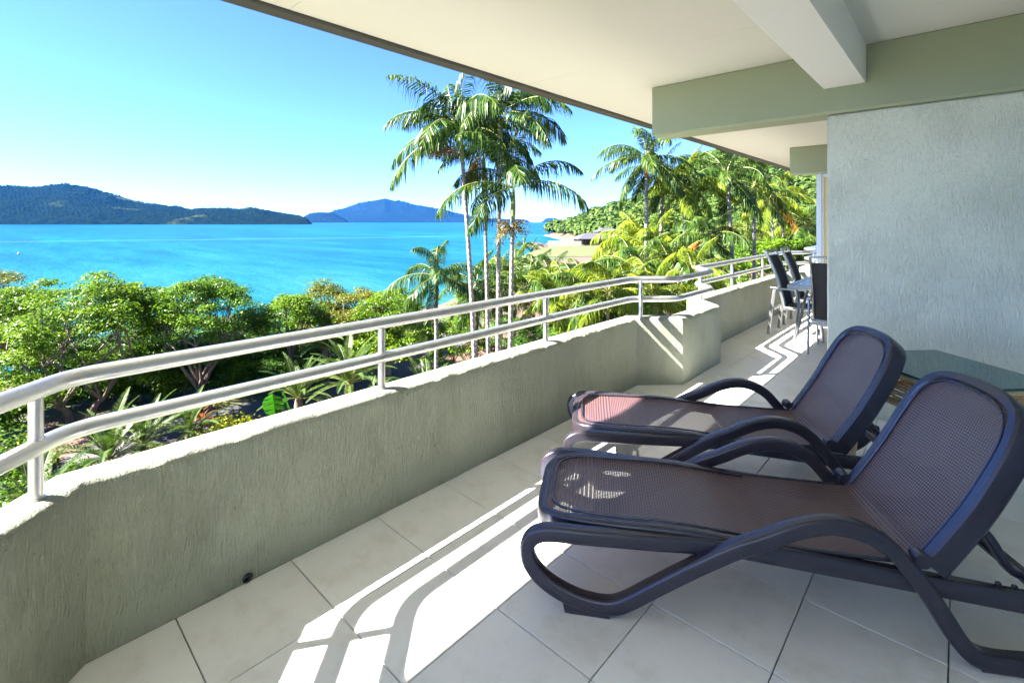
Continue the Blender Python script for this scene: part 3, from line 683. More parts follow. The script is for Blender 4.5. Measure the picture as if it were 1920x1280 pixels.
# ---- fronds (shared meshes)
def frond_mesh(name, Lr, e0, bend, npair, lf, w, droop, vee, mat, seed, stem=.18, fwd=.55, tw=0.0):
    r = np.random.default_rng(seed); ns = 16
    ss = np.linspace(0, 1, ns); ang = e0 - bend * ss ** 1.35
    px_ = np.concatenate([[0], np.cumsum(np.cos(ang[:-1]) * Lr / (ns - 1))]); pz = np.concatenate([[0], np.cumsum(np.sin(ang[:-1]) * Lr / (ns - 1))])
    py = .05 * Lr * np.sin(ss * 2.0) * r.uniform(-1, 1)
    Q = []; rad_ = np.interp(ss, [0, .3, 1], [.022, .014, .003]) * (Lr / 2.4)
    path = np.stack([px_, py, pz], 1)
    for i in range(ns - 1):
        for k in range(3):
            a0 = 2 * math.pi * k / 3; a1 = 2 * math.pi * (k + 1) / 3
            def pt(i, a): return path[i] + rad_[i] * np.array((-math.sin(ang[i]) * math.sin(a), math.cos(a), math.cos(ang[i]) * math.sin(a)))
            Q.append([pt(i, a0), pt(i, a1), pt(i + 1, a1), pt(i + 1, a0)])
    nr = len(Q)
    for side in (-1, 1):
        for s in np.linspace(stem, 1, npair):
            s = min(1, s + r.uniform(-.006, .006)); b = np.array([np.interp(s, ss, path[:, k]) for k in range(3)]); a = np.interp(s, ss, ang)
            T = np.array((math.cos(a), 0, math.sin(a))); U = np.array((-math.sin(a), 0, math.cos(a))); Bv = np.array((0, side, 0))
            sz = lf * (math.sin(math.pi * min(1, (s - stem) / (1 - stem) * .82 + .16)) ** .6) * r.uniform(.85, 1.1)
            f_ = fwd + .9 * s ** 3
            d0 = Bv * math.cos(vee) + U * math.sin(vee) + T * f_; d0 /= np.linalg.norm(d0)
            g = np.array((0, 0, -1.0)); dr_ = droop * r.uniform(.75, 1.25)
            d1 = d0 * (1 - dr_ * .5) + g * dr_ * .5; d1 /= np.linalg.norm(d1); d2 = d0 * (1 - dr_) + g * dr_; d2 /= np.linalg.norm(d2)
            wv = T * .5 + U * r.uniform(-.3, .6) if tw == 0 else T; wv = wv - d0 * wv.dot(d0); wv /= np.linalg.norm(wv) + 1e-9
            p0 = b; p1 = b + d1 * sz * .45; p2 = p1 + d2 * sz * .55
            Q.append([p0 - wv * w * .3, p0 + wv * w * .3, p1 + wv * w * .5, p1 - wv * w * .5]); Q.append([p1 - wv * w * .5, p1 + wv * w * .5, p2 + wv * w * .06, p2 - wv * w * .06])
    me = quads_mesh(name, np.array(Q), mat); me.materials.append(MAT['rachis'])
    mi = np.zeros(len(Q), dtype=np.int32); mi[:nr] = 1; me.polygons.foreach_set('material_index', mi); return me
FR = {}
MAT['dry'] = leaf_mat('dry_frond', (.16, .075, .015), (.24, .12, .02), (.30, .18, .03), .6, .25)
for key, mt in (('g', 'palm'), ('y', 'palm_yellow'), ('d', 'dry')):
    FR[key] = []
    for i, (e, bd) in enumerate(((80, 60), (62, 90), (45, 100), (32, 95), (18, 85), (5, 70), (-15, 60), (-40, 40))):
        FR[key].append([frond_mesh('frond', 2.4, R(e), R(bd), 64, .74, .034, .78, R(10), MAT[mt], 100 + i * 7 + k, stem=.14) for k in range(2)])
FC = [frond_mesh('cycad_frond', 1.5, R(e), R(bd), 46, .17, .022, .08, R(25), MAT['cycad'], 300 + i, stem=.10, fwd=.5, tw=1) for i, (e, bd) in enumerate(((78, 45), (62, 55), (46, 60), (30, 55), (14, 45)))]
def bunch(name, n, mat, r_, seed, drop):
    r = np.random.default_rng(seed); mb = []
    Q = []
    for k in range(46):
        az = r.uniform(0, 2 * math.pi); tip = np.array((math.cos(az), math.sin(az), r.uniform(-drop, .35))) * r_ * r.uniform(.6, 1)
        mid = tip * .5 + np.array((0, 0, .08)); sd = unit(np.cross(tip, r.normal(size=3))) * .006
        Q += [[-sd, sd, mid + sd, mid - sd], [mid - sd, mid + sd, tip + sd * .5, tip - sd * .5]]
        for s in np.linspace(.35, 1, n): mb.append(tip * s + r.normal(size=3) * .03 + np.array((0, 0, .08 * math.sin(math.pi * s))))
    C = np.array(mb); return quads_mesh(name, np.concatenate([np.array(Q), leaf_quads(C, unit(r.normal(size=C.shape)), .042, .036, r)]), mat)
BUN = {'tan': bunch('fruit_bunch', 26, MAT['fruit_tan'], .50, 5, 1.2), 'pink': bunch('fruit_bunch', 26, MAT['fruit_pink'], .62, 6, .5)}
def palm(px, t, py, label, key='g', n=14, sc=1.0, lean=(0, 0), tr=.095, group='palms', shaft='green', fruit=None, seed=0, gz=None, cat='palm tree', low=1.0):
    r = random.Random(seed * 13 + int(px * 7)); x, y = G(px, t); zc = Zat(py, t)
    bx, by = x + lean[0], y + lean[1]; gz = float(ground_z(bx, by)) if gz is None else gz
    h = zc - gz
    o = empty('palm_tree', (bx, by, gz)); tag(o, label, cat, group)
    top = np.array((x - bx, y - by, h))
    sh = min(.9 * sc, h * .3); path = [np.array((top[0] * (s ** 1.6), top[1] * (s ** 1.6), h * s - .15 * (s == 0))) for s in np.linspace(0, 1, 9)]
    cut = 1 - sh / max(h, .1)
    pts = [np.array([np.interp(s, np.linspace(0, 1, 9), [q[k] for q in path]) for k in range(3)]) for s in np.linspace(0, cut, 14)]
    MB().tube(pts, tr, 12, up=(1, 0, 0), scales=[1.45, 1.12] + [1.0 - .2 * i / 12 for i in range(12)]).build('trunk', MAT['palm_trunk'], o, 60)
    pts2 = [np.array([np.interp(s, np.linspace(0, 1, 9), [q[k] for q in path]) for k in range(3)]) for s in np.linspace(cut, 1, 6)]
    MB().tube(pts2, tr * .95, 10, up=(1, 0, 0), scales=[.95, 1.15, 1.1, .9, .6, .3]).build('crownshaft', MAT['shaft_' + shaft], o, 60)
    for i in range(n):
        f = (i + .5) / n; lev = min(7, int(f ** .85 * 8 * low)); me = FR['d' if (lev >= 6 and r.random() < (.22 if key == 'y' else .06)) else key][lev][r.randrange(2)]
        az = i * 2.39996 + r.uniform(-.25, .25); s = sc * r.uniform(.88, 1.1) * (.8 if lev == 0 else 1)
        put('frond', me, o, loc=tuple(top - np.array((0, 0, .10 * lev / 7 * sc + .03))), rot=(r.uniform(-.32, .32), r.uniform(-.16, .16), az), scale=s)
    if fruit:
        for k, (col, dx, dy, dz) in enumerate(fruit): put('fruit_bunch', BUN[col], o, loc=tuple(top + np.array((dx, dy, dz))), rot=(0, 0, k))['kind'] = 'stuff'
    return o
GT = 'tall slender palms in the garden by the sea'
palm(862, 13.2, 238, 'leftmost tall slender palm with pinkish fruit bunch under its crown', n=16, sc=1.05, lean=(.35, .32), tr=.066, low=.78, group=GT, fruit=[('pink', -.36, -.30, -.72)], seed=1)
palm(906, 14.4, 282, 'second tall palm from the left with dry hanging fronds', n=10, sc=.78, lean=(.12, .12), tr=.06, low=.8, group=GT, fruit=[('tan', -.1, -.1, -.8)], seed=2)
palm(938, 13.0, 208, 'tallest palm, its pale trunk rising straight to the eave', n=15, sc=1.0, lean=(-.06, -.05), tr=.064, low=.76, group=GT, seed=3)
palm(963, 12.6, 345, 'tall palm with tan fruit bunch low on its trunk, right of the others', n=11, sc=1.02, lean=(-.1, -.07), tr=.066, low=.74, group=GT, fruit=[('tan', -.04, -.05, -1.12)], seed=4)
palm(818, 16.6, 512, 'short palm with wide feathery crown in front of the sea', n=14, sc=.82, tr=.075, group='palms below the railing', seed=5)
palm(893, 19.5, 530, 'short rusty stemmed palm behind the tall slender trunks', n=14, sc=.85, tr=.08, shaft='rust', group='palms below the railing', seed=6)
GR = 'tall palms in front of the green hillside'
palm(1212, 23.0, 292, 'large leafy palm just left of the green beam end', n=18, sc=1.15, tr=.11, group=GR, shaft='rust', seed=7)
palm(1240, 25.0, 318, 'palm with rust coloured stem close behind the large leafy palm', n=12, sc=1.05, tr=.11, group=GR, shaft='rust', seed=8)
palm(1284, 24.0, 345, 'palm with bright yellow hanging fronds and rusty stem', 'y', n=14, sc=1.1, tr=.11, group=GR, shaft='rust', seed=9)
palm(1362, 23.0, 322, 'pale trunked palm with spiky upright young frond above the railing', n=15, sc=1.08, lean=(.35, .3), tr=.10, group=GR, seed=10)
palm(1414, 25.0, 345, 'straight white trunked palm behind the dining chairs', n=14, sc=1.0, tr=.10, group=GR, seed=11)
palm(1444, 31.0, 372, 'thin golden palm right of the straight white trunked palm', 'y', n=12, sc=1.05, lean=(.3, .2), tr=.09, group=GR, seed=12)
palm(1462, 33.0, 362, 'thin golden palm farthest right with leaning stem', 'y', n=12, sc=1.05, lean=(.4, .3), tr=.09, group=GR, seed=13)
palm(1330, 22.0, 440, 'lower palm with dense round crown between the taller trunks', n=16, sc=.95, tr=.10, group=GR, seed=14)
palm(1205, 26.0, 452, 'big drooping golden green palm beside the far house', 'y', n=20, sc=1.45, tr=.12, group=GR, seed=15)
k = 0
for px_, t_, py_, key, s_ in [(1000, 24, 512, 'g', .9), (1032, 27, 510, 'g', .95), (1062, 22, 535, 'y', .85), (1090, 27, 520, 'g', .95), (1118, 21, 550, 'y', .95), (1165, 24, 512, 'y', 1.05), (1190, 20, 498, 'g', 1.05), (1222, 23, 470, 'y', 1.15),
                              (1256, 20, 490, 'g', 1.0), (1300, 19, 505, 'y', .8), (985, 20, 540, 'g', .9), (1040, 19, 548, 'y', .85), (1085, 18, 552, 'g', .9), (1140, 17, 545, 'y', .95), (1180, 18, 556, 'g', .9),
                              (1225, 17, 548, 'y', .9), (940, 24, 515, 'g', .85), (1180, 32, 492, 'g', .9), (965, 27, 505, 'y', .9)]:
    k += 1
    palm(px_, t_, py_, ('yellow green feathery cane palm in the dense clump beyond the bend of the railing' if key == 'y' else 'deep green feathery cane palm in the dense clump beyond the bend of the railing'), key, n=15, sc=s_, tr=.07, group='cane palms in the dense clump', seed=20 + k, cat='palm tree', low=.9)
for px_, t_, py_, key, s_ in [(1400, 34, 425, 'g', .9), (1432, 38, 420, 'y', .9), (1490, 36, 418, 'y', 1.0), (1512, 31, 420, 'g', 1.0),  (1526, 40, 412, 'y', 1.0), (1540, 34, 415, 'g', 1)]:
    k += 1
    palm(px_, t_, py_, ('golden green small palm on the lower slope of the hill behind the dining chairs' if key == 'y' else 'dark green small palm on the lower slope of the hill behind the dining chairs'), key, n=13, sc=s_, tr=.07, group='small palms on the lower slope', seed=60 + k)
for px_, t_, py_ in [(981, 112, 452), (1000, 118, 455)]:
    palm(px_, t_, py_ + 5, 'tiny lone palm standing on the far seaside lawn', 'g', n=11, sc=1.3, tr=.14, group='lone palms on the seaside lawn', seed=int(px_))
# ---- broadleaf trees
def tree(px, t, py_top, width, label, mat='leaf', nl=9000, leaf=.15, seed=0, squash=.62, group='seaside trees', bark='bark', base_t=None, open_=.5, trunk_r=.11, name='tree', cat='tree', lean=0.0, nstem=1, low_=.55):
    r = random.Random(seed); g = np.random.default_rng(seed); x, y = G(px, t); gz = float(ground_z(x, y)); h = Zat(py_top, t) - gz
    o = empty(name, (x, y, gz)); tag(o, label, cat, group)
    rx = width / 2; rz = min(rx * squash, h * .44); cz = h - rz
    tips = []; mb = MB()
    for s in range(nstem):
        a0 = r.uniform(0, 6.28); bx, by = (.35 * math.cos(a0), .35 * math.sin(a0)) if nstem > 1 else (0, 0)
        fork = np.array((bx * 2 + lean * .5, by * 2, max(.5, (cz - rz * .9) * .8)))
        mb.tube(catmull([(bx, by, -.15), (bx * 1.3 + .08, by * 1.2, fork[2] * .5), tuple(fork)], 4), trunk_r, 8, up=(1, 0, 0), scales=[1.3] + [1 - .04 * i for i in range(8)])
        for i in range(7 if nstem == 1 else 5):
            az = i * 2.4 + r.uniform(-.4, .4) + s; rr = rx * r.uniform(.35, .62); mid = np.array((fork[0] + rr * math.cos(az), fork[1] + rr * math.sin(az), fork[2] + (cz - fork[2]) * r.uniform(.55, 1.0)))
            mb.tube(catmull([tuple(fork - (0, 0, .1)), tuple((fork + mid) / 2 + np.array((0, 0, .12))), tuple(mid)], 3), trunk_r * .5, 6, up=(1, 0, 0), scales=[1 - .08 * k for k in range(7)])
            for j in range(4):
                az2 = az + r.uniform(-.9, .9); el = r.uniform(.0, 1.25); q = np.array((rx * r.uniform(.75, .98) * math.cos(az2) * math.cos(el), rx * r.uniform(.75, .98) * math.sin(az2) * math.cos(el), cz + rz * r.uniform(.8, .97) * math.sin(el)))
                mb.tube(catmull([tuple(mid), tuple((mid + q) / 2 + np.array((0, 0, .1))), tuple(q)], 2), trunk_r * .22, 5, up=(1, 0, 0), scales=[1, .8, .6, .45, .3]); tips.append(q)
    mb.build('trunk', MAT[bark], o, 60)
    # leaf clumps: on the limb tips and over the shell of the crown
    cl = [(q, r.uniform(.30, .5)) for q in tips]
    nc = int(52 * (rx / 2.2) ** 1.3) + 16
    for i in range(nc):
        u = r.uniform(-.8, 1) if r.random() < low_ else r.uniform(-.2, 1); az = i * 2.39996 + r.uniform(-.3, .3); c = math.sqrt(max(0, 1 - u * u)); k_ = r.uniform(.72, 1.0); bmp = 1 + .16 * mnoise.noise((math.cos(az) * 1.7 + seed, math.sin(az) * 1.7, u * 2))
        cl.append((np.array((rx * k_ * c * math.cos(az) * bmp, rx * k_ * c * math.sin(az) * bmp, cz + rz * k_ * u * bmp)), r.uniform(.26, .48)))
    per = max(20, nl // len(cl)); Cs = []; Ns = []
    for q, rad_ in cl:
        rad_ *= (rx / 2.4) ** .5; n = int(per * r.uniform(.6, 1.35)); d = unit(g.normal(size=(n, 3))); d[:, 2] = np.where(d[:, 2] < -.35, -d[:, 2], d[:, 2])
        p = q + d * (g.random((n, 1)) ** .45) * np.array((rad_ * 1.45, rad_ * 1.45, rad_ * .72)); Cs.append(p)
        Ns.append(unit(d * .5 + np.array((0, 0, .9)) + g.normal(size=(n, 3)) * .55))
    C = np.concatenate(Cs); N = np.concatenate(Ns)
    put('crown', quads_mesh('crown', leaf_quads(C, N, leaf * g.uniform(.7, 1.25, len(C)), leaf * .48, g), MAT[mat]), o); return o
tree(150, 16.2, 522, 5.4, 'broad green tree with rounded crown nearest the left end of the railing', nl=42000, leaf=.105, seed=1, squash=.9, nstem=2)
tree(372, 18.0, 524, 4.5, 'rounded green tree with open limbs and sea behind its trunk', nl=30000, leaf=.105, seed=2, squash=.9, nstem=2)
tree(-40, 20.0, 508, 3.6, 'pale olive tree cut by the left edge of the picture', 'leaf_olive', nl=11000, leaf=.10, seed=3, squash=.9)
tree(30, 18.5, 565, 3.4, 'leafy green tree low at the left edge of the picture', nl=12000, leaf=.10, seed=4)
tree(545, 19.5, 556, 2.7, 'bright green layered tree right of the two rounded trees', nl=11000, leaf=.11, seed=5, squash=.8)
tree(606, 22.0, 533, 2.6, 'olive brown sparse topped tree standing highest against the sea', 'leaf_olive', nl=7500, leaf=.10, seed=6, squash=.95, bark='bark_pale')
tree(665, 21.0, 548, 3.0, 'yellow green bushy tree left of the short feathery palm', 'leaf_olive', nl=13000, leaf=.10, seed=7, squash=.8, bark='bark_pale')
tree(728, 20.5, 545, 2.8, 'yellow green bushy tree directly beside the short feathery palm', 'leaf', nl=12000, leaf=.10, seed=8, squash=.8, bark='bark_pale')
tree(905, 25, 545, 3.2, 'dark green bushy tree behind the four slender palm trunks', 'leaf', nl=7000, leaf=.15, seed=9)
tree(1000, 33, 500, 4.0, 'green bushy tree behind the cane palms near the lawn', 'leaf', nl=7000, leaf=.2, seed=10)
tree(1440, 30, 452, 5.0, 'round lime green tree behind the far chairs', 'leaf', nl=8000, leaf=.22, seed=12)
tree(1500, 27, 452, 4.4, 'round bright green tree right above the far railing', 'leaf', nl=8000, leaf=.2, seed=13)
tree(1385, 45, 420, 4.2, 'grey leafless looking olive tree behind the straight white palm', 'leaf_olive', nl=3000, leaf=.16, seed=14, bark='bark_pale')
# dark understorey shrubs
k = 0
for px_, t_, py_, w_, mt in [(112, 17.0, 702, 1.7, 'leaf_dark'), (178, 17.4, 706, 1.6, 'leaf_dark'), (236, 17.8, 690, 1.8, 'leaf'), (292, 18.2, 694, 1.8, 'leaf_dark'), (345, 18.0, 698, 1.7, 'leaf'), (402, 18.6, 684, 1.8, 'leaf_dark'), (455, 19.0, 680, 1.8, 'leaf'), (510, 19.2, 676, 1.8, 'leaf_dark'), (570, 19.0, 680, 1.7, 'leaf'), (15, 15.2, 740, 1.8, 'leaf_dark'), (-30, 14.0, 760, 1.8, 'leaf'), (-20, 21, 600, 3.2, 'leaf_dark'), (90, 21.5, 596, 3.4, 'leaf_dark'), (215, 22, 590, 3.4, 'leaf_dark'), (300, 23, 600, 3.2, 'leaf_dark'), (385, 23.5, 598, 3.2, 'leaf_dark'), (455, 24, 590, 3.2, 'leaf_dark'), (520, 24, 588, 3.0, 'leaf_dark'), (590, 24, 585, 3.0, 'leaf'), (660, 24, 580, 3.0, 'leaf'), (735, 24, 580, 3.0, 'leaf'), (120, 19.2, 650, 2.4, 'leaf_dark'), (225, 19.6, 660, 2.2, 'leaf_dark'), (60, 17.3, 640, 2.6, 'leaf'), (180, 18.2, 640, 3.0, 'leaf_dark'), (262, 17.6, 636, 2.8, 'leaf'), (330, 18.6, 640, 2.8, 'leaf_dark'), (400, 19.4, 630, 2.8, 'leaf'), (470, 20.5, 610, 3.0, 'leaf_dark'), (540, 20.8, 632, 2.6, 'leaf'),
                             (620, 20.5, 640, 2.4, 'leaf_dark'), (700, 20.0, 612, 2.8, 'leaf'), (775, 20.0, 605, 2.8, 'leaf'), (850, 21, 600, 2.8, 'leaf'), (960, 21, 600, 3.0, 'leaf_dark'), (1020, 19, 605, 2.8, 'leaf_dark'), (1090, 18, 600, 2.8, 'leaf_dark'), (1160, 18, 596, 2.8, 'leaf_dark'), (1240, 22, 560, 3.0, 'leaf'), (1300, 24, 520, 3.2, 'leaf'), (1345, 22, 520, 3.0, 'leaf'), (1400, 30, 482, 3.4, 'leaf')]:
    k += 1
    tree(px_, t_, py_, w_, ('dark leaved low shrub filling the gap under the trees beyond the railing' if mt == 'leaf_dark' else 'light green low shrub filling the gap under the trees beyond the railing'), mt, nl=8500, leaf=.105, seed=200 + k, squash=1.1, low_=.9, group='low shrubs under the trees', trunk_r=.04, name='shrub', cat='shrub')
# ---- cycads
def cycad(px, t, label, n=24, sc=1.0, seed=0, trunk=.35, group='cycads along the garden path'):
    r = random.Random(seed); x, y = G(px, t); gz = float(ground_z(x, y)); o = empty('cycad', (x, y, gz)); tag(o, label, 'cycad', group)
    MB().tube([(0, 0, -.1), (0, 0, trunk * .5), (0, 0, trunk)], .13 * sc, 10, scales=[1.15, 1.1, .8]).build('trunk', MAT['bark'], o)
    for i in range(n):
        lev = min(4, int((i + .5) / n * 5)); put('frond', FC[lev], o, loc=(0, 0, trunk), rot=(r.uniform(-.1, .1), r.uniform(-.1, .1), i * 2.39996 + r.uniform(-.2, .2)), scale=sc * r.uniform(.85, 1.12))
cycad(205, 12.6, 'large feathery cycad just beyond the left railing post', 26, 1.15, 1)
cycad(268, 13.4, 'upright cycad with grey green fronds right of the largest one', 22, 1.0, 2)
cycad(355, 14.4, 'bright green cycad beside the red leaved plant', 20, .85, 3, .25)
cycad(60, 10.4, 'dark cycad low in the corner left of the first post', 24, 1.0, 4, .2)
cycad(560, 16.6, 'pale feathery cycad right of the large banana like leaf', 26, 1.05, 5, .45)
cycad(655, 16.5, 'tall pale cycad left of the second railing post', 28, 1.25, 6, 1.0)
cycad(690, 15.0, 'small cycad right beside the second railing post', 22, .9, 7, .4)
cycad(800, 16.0, 'spreading pale cycad under the lower rail', 26, 1.1, 8, .5)
cycad(890, 16.8, 'green cycad at the foot of the tall palms', 24, 1.0, 9, .5)
cycad(985, 16.5, 'silvery cycad between the tall palms and third post', 24, 1.0, 10, .4)
cycad(610, 19.5, 'dark fronded cycad under the olive tree', 26, 1.2, 11, 1.4)
# ---- small plants
def clump(name, px, t, label, cat, mat, w, h, n, leaf, seed, group=None, gz=None):
    g = np.random.default_rng(seed); x, y = G(px, t); z = float(ground_z(x, y)) if gz is None else gz; o = empty(name, (x, y, z)); tag(o, label, cat, group)
    d = unit(g.normal(size=(n, 3))); d[:, 2] = abs(d[:, 2]); C = d * (g.random((n, 1)) ** .4) * np.array((w / 2, w / 2, h)); C[:, 2] += .05
    C *= (1 + .25 * np.sin(C[:, :1] * 9 + seed) * np.cos(C[:, 1:2] * 8))
    put('foliage', quads_mesh('foliage', leaf_quads(C, unit(d * .6 + g.normal(size=(n, 3)) * .5 + (0, 0, .6)), leaf * g.uniform(.7, 1.2, n), leaf * .5, g), MAT[mat]), o)
    MB().tube([(0, 0, -.05), (.02, 0, h * .5)], .03, 6).build('stem', MAT['bark'], o); return o
clump('croton_bush', 285, 12.9, 'yellow croton bush at the edge of the parapet near the large cycad', 'bush', 'leaf_lime', 1.1, .5, 1500, .10, 1, 'yellow bushes along the path')
clump('croton_bush', 425, 14.6, 'yellow green low bush below the spiky red plant', 'bush', 'leaf_lime', 1.9, .55, 2600, .09, 2, 'yellow bushes along the path')
clump('croton_bush', 50, 12.6, 'orange and yellow croton left of the first railing post', 'bush', 'leaf_lime', 1.3, .8, 1500, .11, 3, 'yellow bushes along the path')
clump('croton_bush', 668, 14.4, 'lime green bush at the foot of the second railing post', 'bush', 'leaf_lime', 1.5, .7, 1800, .09, 4, 'yellow bushes along the path')
clump('leafy_bush', 30, 10.6, 'light green leafy bush under the rail at the left edge', 'bush', 'leaf', 1.6, .9, 2200, .10, 5)
clump('leafy_bush', -10, 12.0, 'tall leafy bush cut by the left edge under the rails', 'bush', 'leaf_dark', 1.8, 1.3, 2600, .11, 15)
clump('leafy_bush', 150, 12.0, 'glossy green bush between the first post and large cycad', 'bush', 'leaf', 1.2, .55, 1500, .09, 16)
clump('leafy_bush', 110, 11.0, 'dark leafy bush beside the first railing post', 'bush', 'leaf_dark', 1.3, .6, 1600, .10, 6)
clump('flowering_bush', 1398, 24, 'bush with orange red flowers beyond the far railing', 'bush', 'orange_flower', 2.0, 1.3, 900, .11, 7, gz=float(ground_z(*G(1398, 24))) + 1.5)
clump('flowering_bush', 1275, 30, 'orange flowered bush beside the golf buggy', 'bush', 'orange_flower', 1.6, 2.2, 900, .13, 8)
def rosette(name, px, t, label, cat, mat, n, L, w, z0, seed, up=.9):
    r = np.random.default_rng(seed); x, y = G(px, t); o = empty(name, (x, y, float(ground_z(x, y)))); tag(o, label, cat)
    MB().tube([(0, 0, -.05), (0, 0, z0)], .03, 6).build('stem', MAT['bark'], o)
    for i in range(n):
        az = i * 2.4; e = r.uniform(.2, 1.25); Q = []; p = np.array((0, 0, z0)); d = np.array((math.cos(az), math.sin(az), 0)); sd = np.array((-math.sin(az), math.cos(az), 0)); ww = [.5, 1, .85, .05]
        P = [p]
        for s in range(3): P.append(P[-1] + (d * math.cos(e - .35 * s) + np.array((0, 0, 1)) * math.sin(e - .35 * s)) * L / 3)
        for s in range(3): Q.append([P[s] - sd * w * ww[s] / 2, P[s] + sd * w * ww[s] / 2, P[s + 1] + sd * w * ww[s + 1] / 2, P[s + 1] - sd * w * ww[s + 1] / 2])
        put('leaf', quads_mesh('leaf', np.array(Q), MAT[mat]), o)
rosette('cordyline', 378, 14.9, 'small red leaved rosette plant beside the path', 'plant', 'red_leaf', 22, .5, .06, .45, 1)
rosette('cordyline', 407, 15.2, 'spiky straw coloured rosette plant beside the path', 'plant', 'fruit_tan', 34, .75, .05, .7, 2)
# large paddle leaves
bl = empty('paddle_leaf_plant', (*G(516, 15.0), float(ground_z(*G(516, 15.0))))); tag(bl, 'plant with one big bright green paddle leaf above the parapet', 'plant')
def paddle(L, W, az, tilt, base):
    Q = []; n = 8; d = np.array((math.cos(az) * math.cos(tilt), math.sin(az) * math.cos(tilt), math.sin(tilt))); sd = np.array((-math.sin(az), math.cos(az), 0)); nrm = np.cross(d, sd)
    wf = lambda s: W * math.sin(math.pi * min(1, s * .93 + .05)) ** .55 / 2
    for i in range(n):
        s0, s1 = i / n, (i + 1) / n; b0 = np.array(base) + d * L * s0 - np.array((0, 0, .06 * L * s0 ** 2)); b1 = np.array(base) + d * L * s1 - np.array((0, 0, .06 * L * s1 ** 2))
        for sg in (-1, 1):
            rip = .03 * (i % 2)
            Q.append([b0, b1, b1 + sg * sd * wf(s1) - nrm * (.08 * W + rip), b0 + sg * sd * wf(s0) - nrm * (.08 * W + rip)])
    return np.array(Q)
az = math.atan2(-FW[1], -FW[0])
for L_, W_, a_, ti, b_ in ((.92, .62, az + .25, 1.15, (0, 0, .55)), (.95, .34, az - 1.2, 1.3, (.42, .36, .45))):
    lf_ = put('leaf', quads_mesh('leaf', paddle(L_, W_, a_, ti, b_), MAT['banana']), bl)
    MB().tube([(0, 0, -.05), tuple(np.array(b_) * .6), b_], .025, 6, up=(1, 0, 0)).build('stalk', MAT['shaft_green'], bl)

# ---- forest on the headland: one mass
proto = []
for s in range(8):
    g = np.random.default_rng(500 + s); n = 210; d = unit(g.normal(size=(n, 3))); d[:, 2] = np.where(d[:, 2] < -.2, -d[:, 2], d[:, 2])
    bump_ = 1 + .22 * np.sin(d[:, :1] * 5 + s) * np.cos(d[:, 1:2] * 6 - s)
    C = d * (.72 + .28 * g.random((n, 1))) * bump_ * np.array((1, 1, .85)); proto.append(leaf_quads(C, unit(d * .9 + (0, 0, .5) + g.normal(size=(n, 3)) * .4), .46 * g.uniform(.7, 1.3, n), .34, g))
Q = []; cnt = 0; tries = 0; g = np.random.default_rng(9)
while cnt < 1750 and tries < 12000:
    tries += 1; t = math.sqrt(g.uniform(62 ** 2, 345 ** 2)); u = g.uniform(.045, .80)
    x, y = FW[0] * t + RT[0] * u * t, FW[1] * t + RT[1] * u * t; d_in = x - np.interp(y, sy, sx)
    if d_in < 3: continue
    if t < 150 and u < .235: continue                                # lawn and house
    if t < 95 and u < .42: continue
    z = float(ground_z(x, y)); r_ = g.uniform(2.4, 4.6) * (1.0 if t > 110 else .8)
    hgt = g.uniform(1.2, 4.2) if t > 110 else g.uniform(.5, 2.5)
    a = g.uniform(0, 6.28); ca, sa = math.cos(a), math.sin(a); P_ = proto[int(g.integers(8))] * np.array((r_, r_, r_ * g.uniform(.75, 1.15)))
    P_ = np.stack([P_[..., 0] * ca - P_[..., 1] * sa, P_[..., 0] * sa + P_[..., 1] * ca, P_[..., 2]], -1) + np.array((x, y, z + hgt)); Q.append(P_); cnt += 1
tag(put('hillside_forest', quads_mesh('hillside_forest', np.concatenate(Q), MAT['leaf_forest'])), 'dense green forest covering the headland hill', 'forest', kind='stuff')
# shore rocks
def rock(px, t, r_, label, seed):
    x, y = G(px, t); me = bpy.data.meshes.new('shore_rock'); v = []; f = []; nu_, nv_ = 12, 7
    for j in range(nv_ + 1):
        th = math.pi * j / nv_
        for i in range(nu_):
            ph = 2 * math.pi * i / nu_; p = Vector((math.sin(th) * math.cos(ph), math.sin(th) * math.sin(ph), math.cos(th) * .6)); k_ = 1 + .35 * mnoise.noise(p * 1.6 + Vector((seed * 3.3, 0, 0))); v.append(tuple(p * k_ * r_))
    for j in range(nv_):
        for i in range(nu_): f.append((j * nu_ + i, j * nu_ + (i + 1) % nu_, (j + 1) * nu_ + (i + 1) % nu_, (j + 1) * nu_ + i))
    tag(obj('shore_rock', v, f, MAT['rock'], loc=(x, y, SEA + r_ * .1), rot=(0, 0, seed)), label, 'rock', 'rocks on the far shore')
for i, (p_, t_, r_) in enumerate([(1010, 172, 2.6), (1016, 160, 3.0), (1022, 152, 2.5), (1002, 176, 1.6), (1030, 150, 2.2), (992, 182, 1.2), (1026, 165, 2.6), (1036, 142, 2.0)]): rock(p_, t_, r_, 'brown boulder among the rocks on the far shoreline', i)

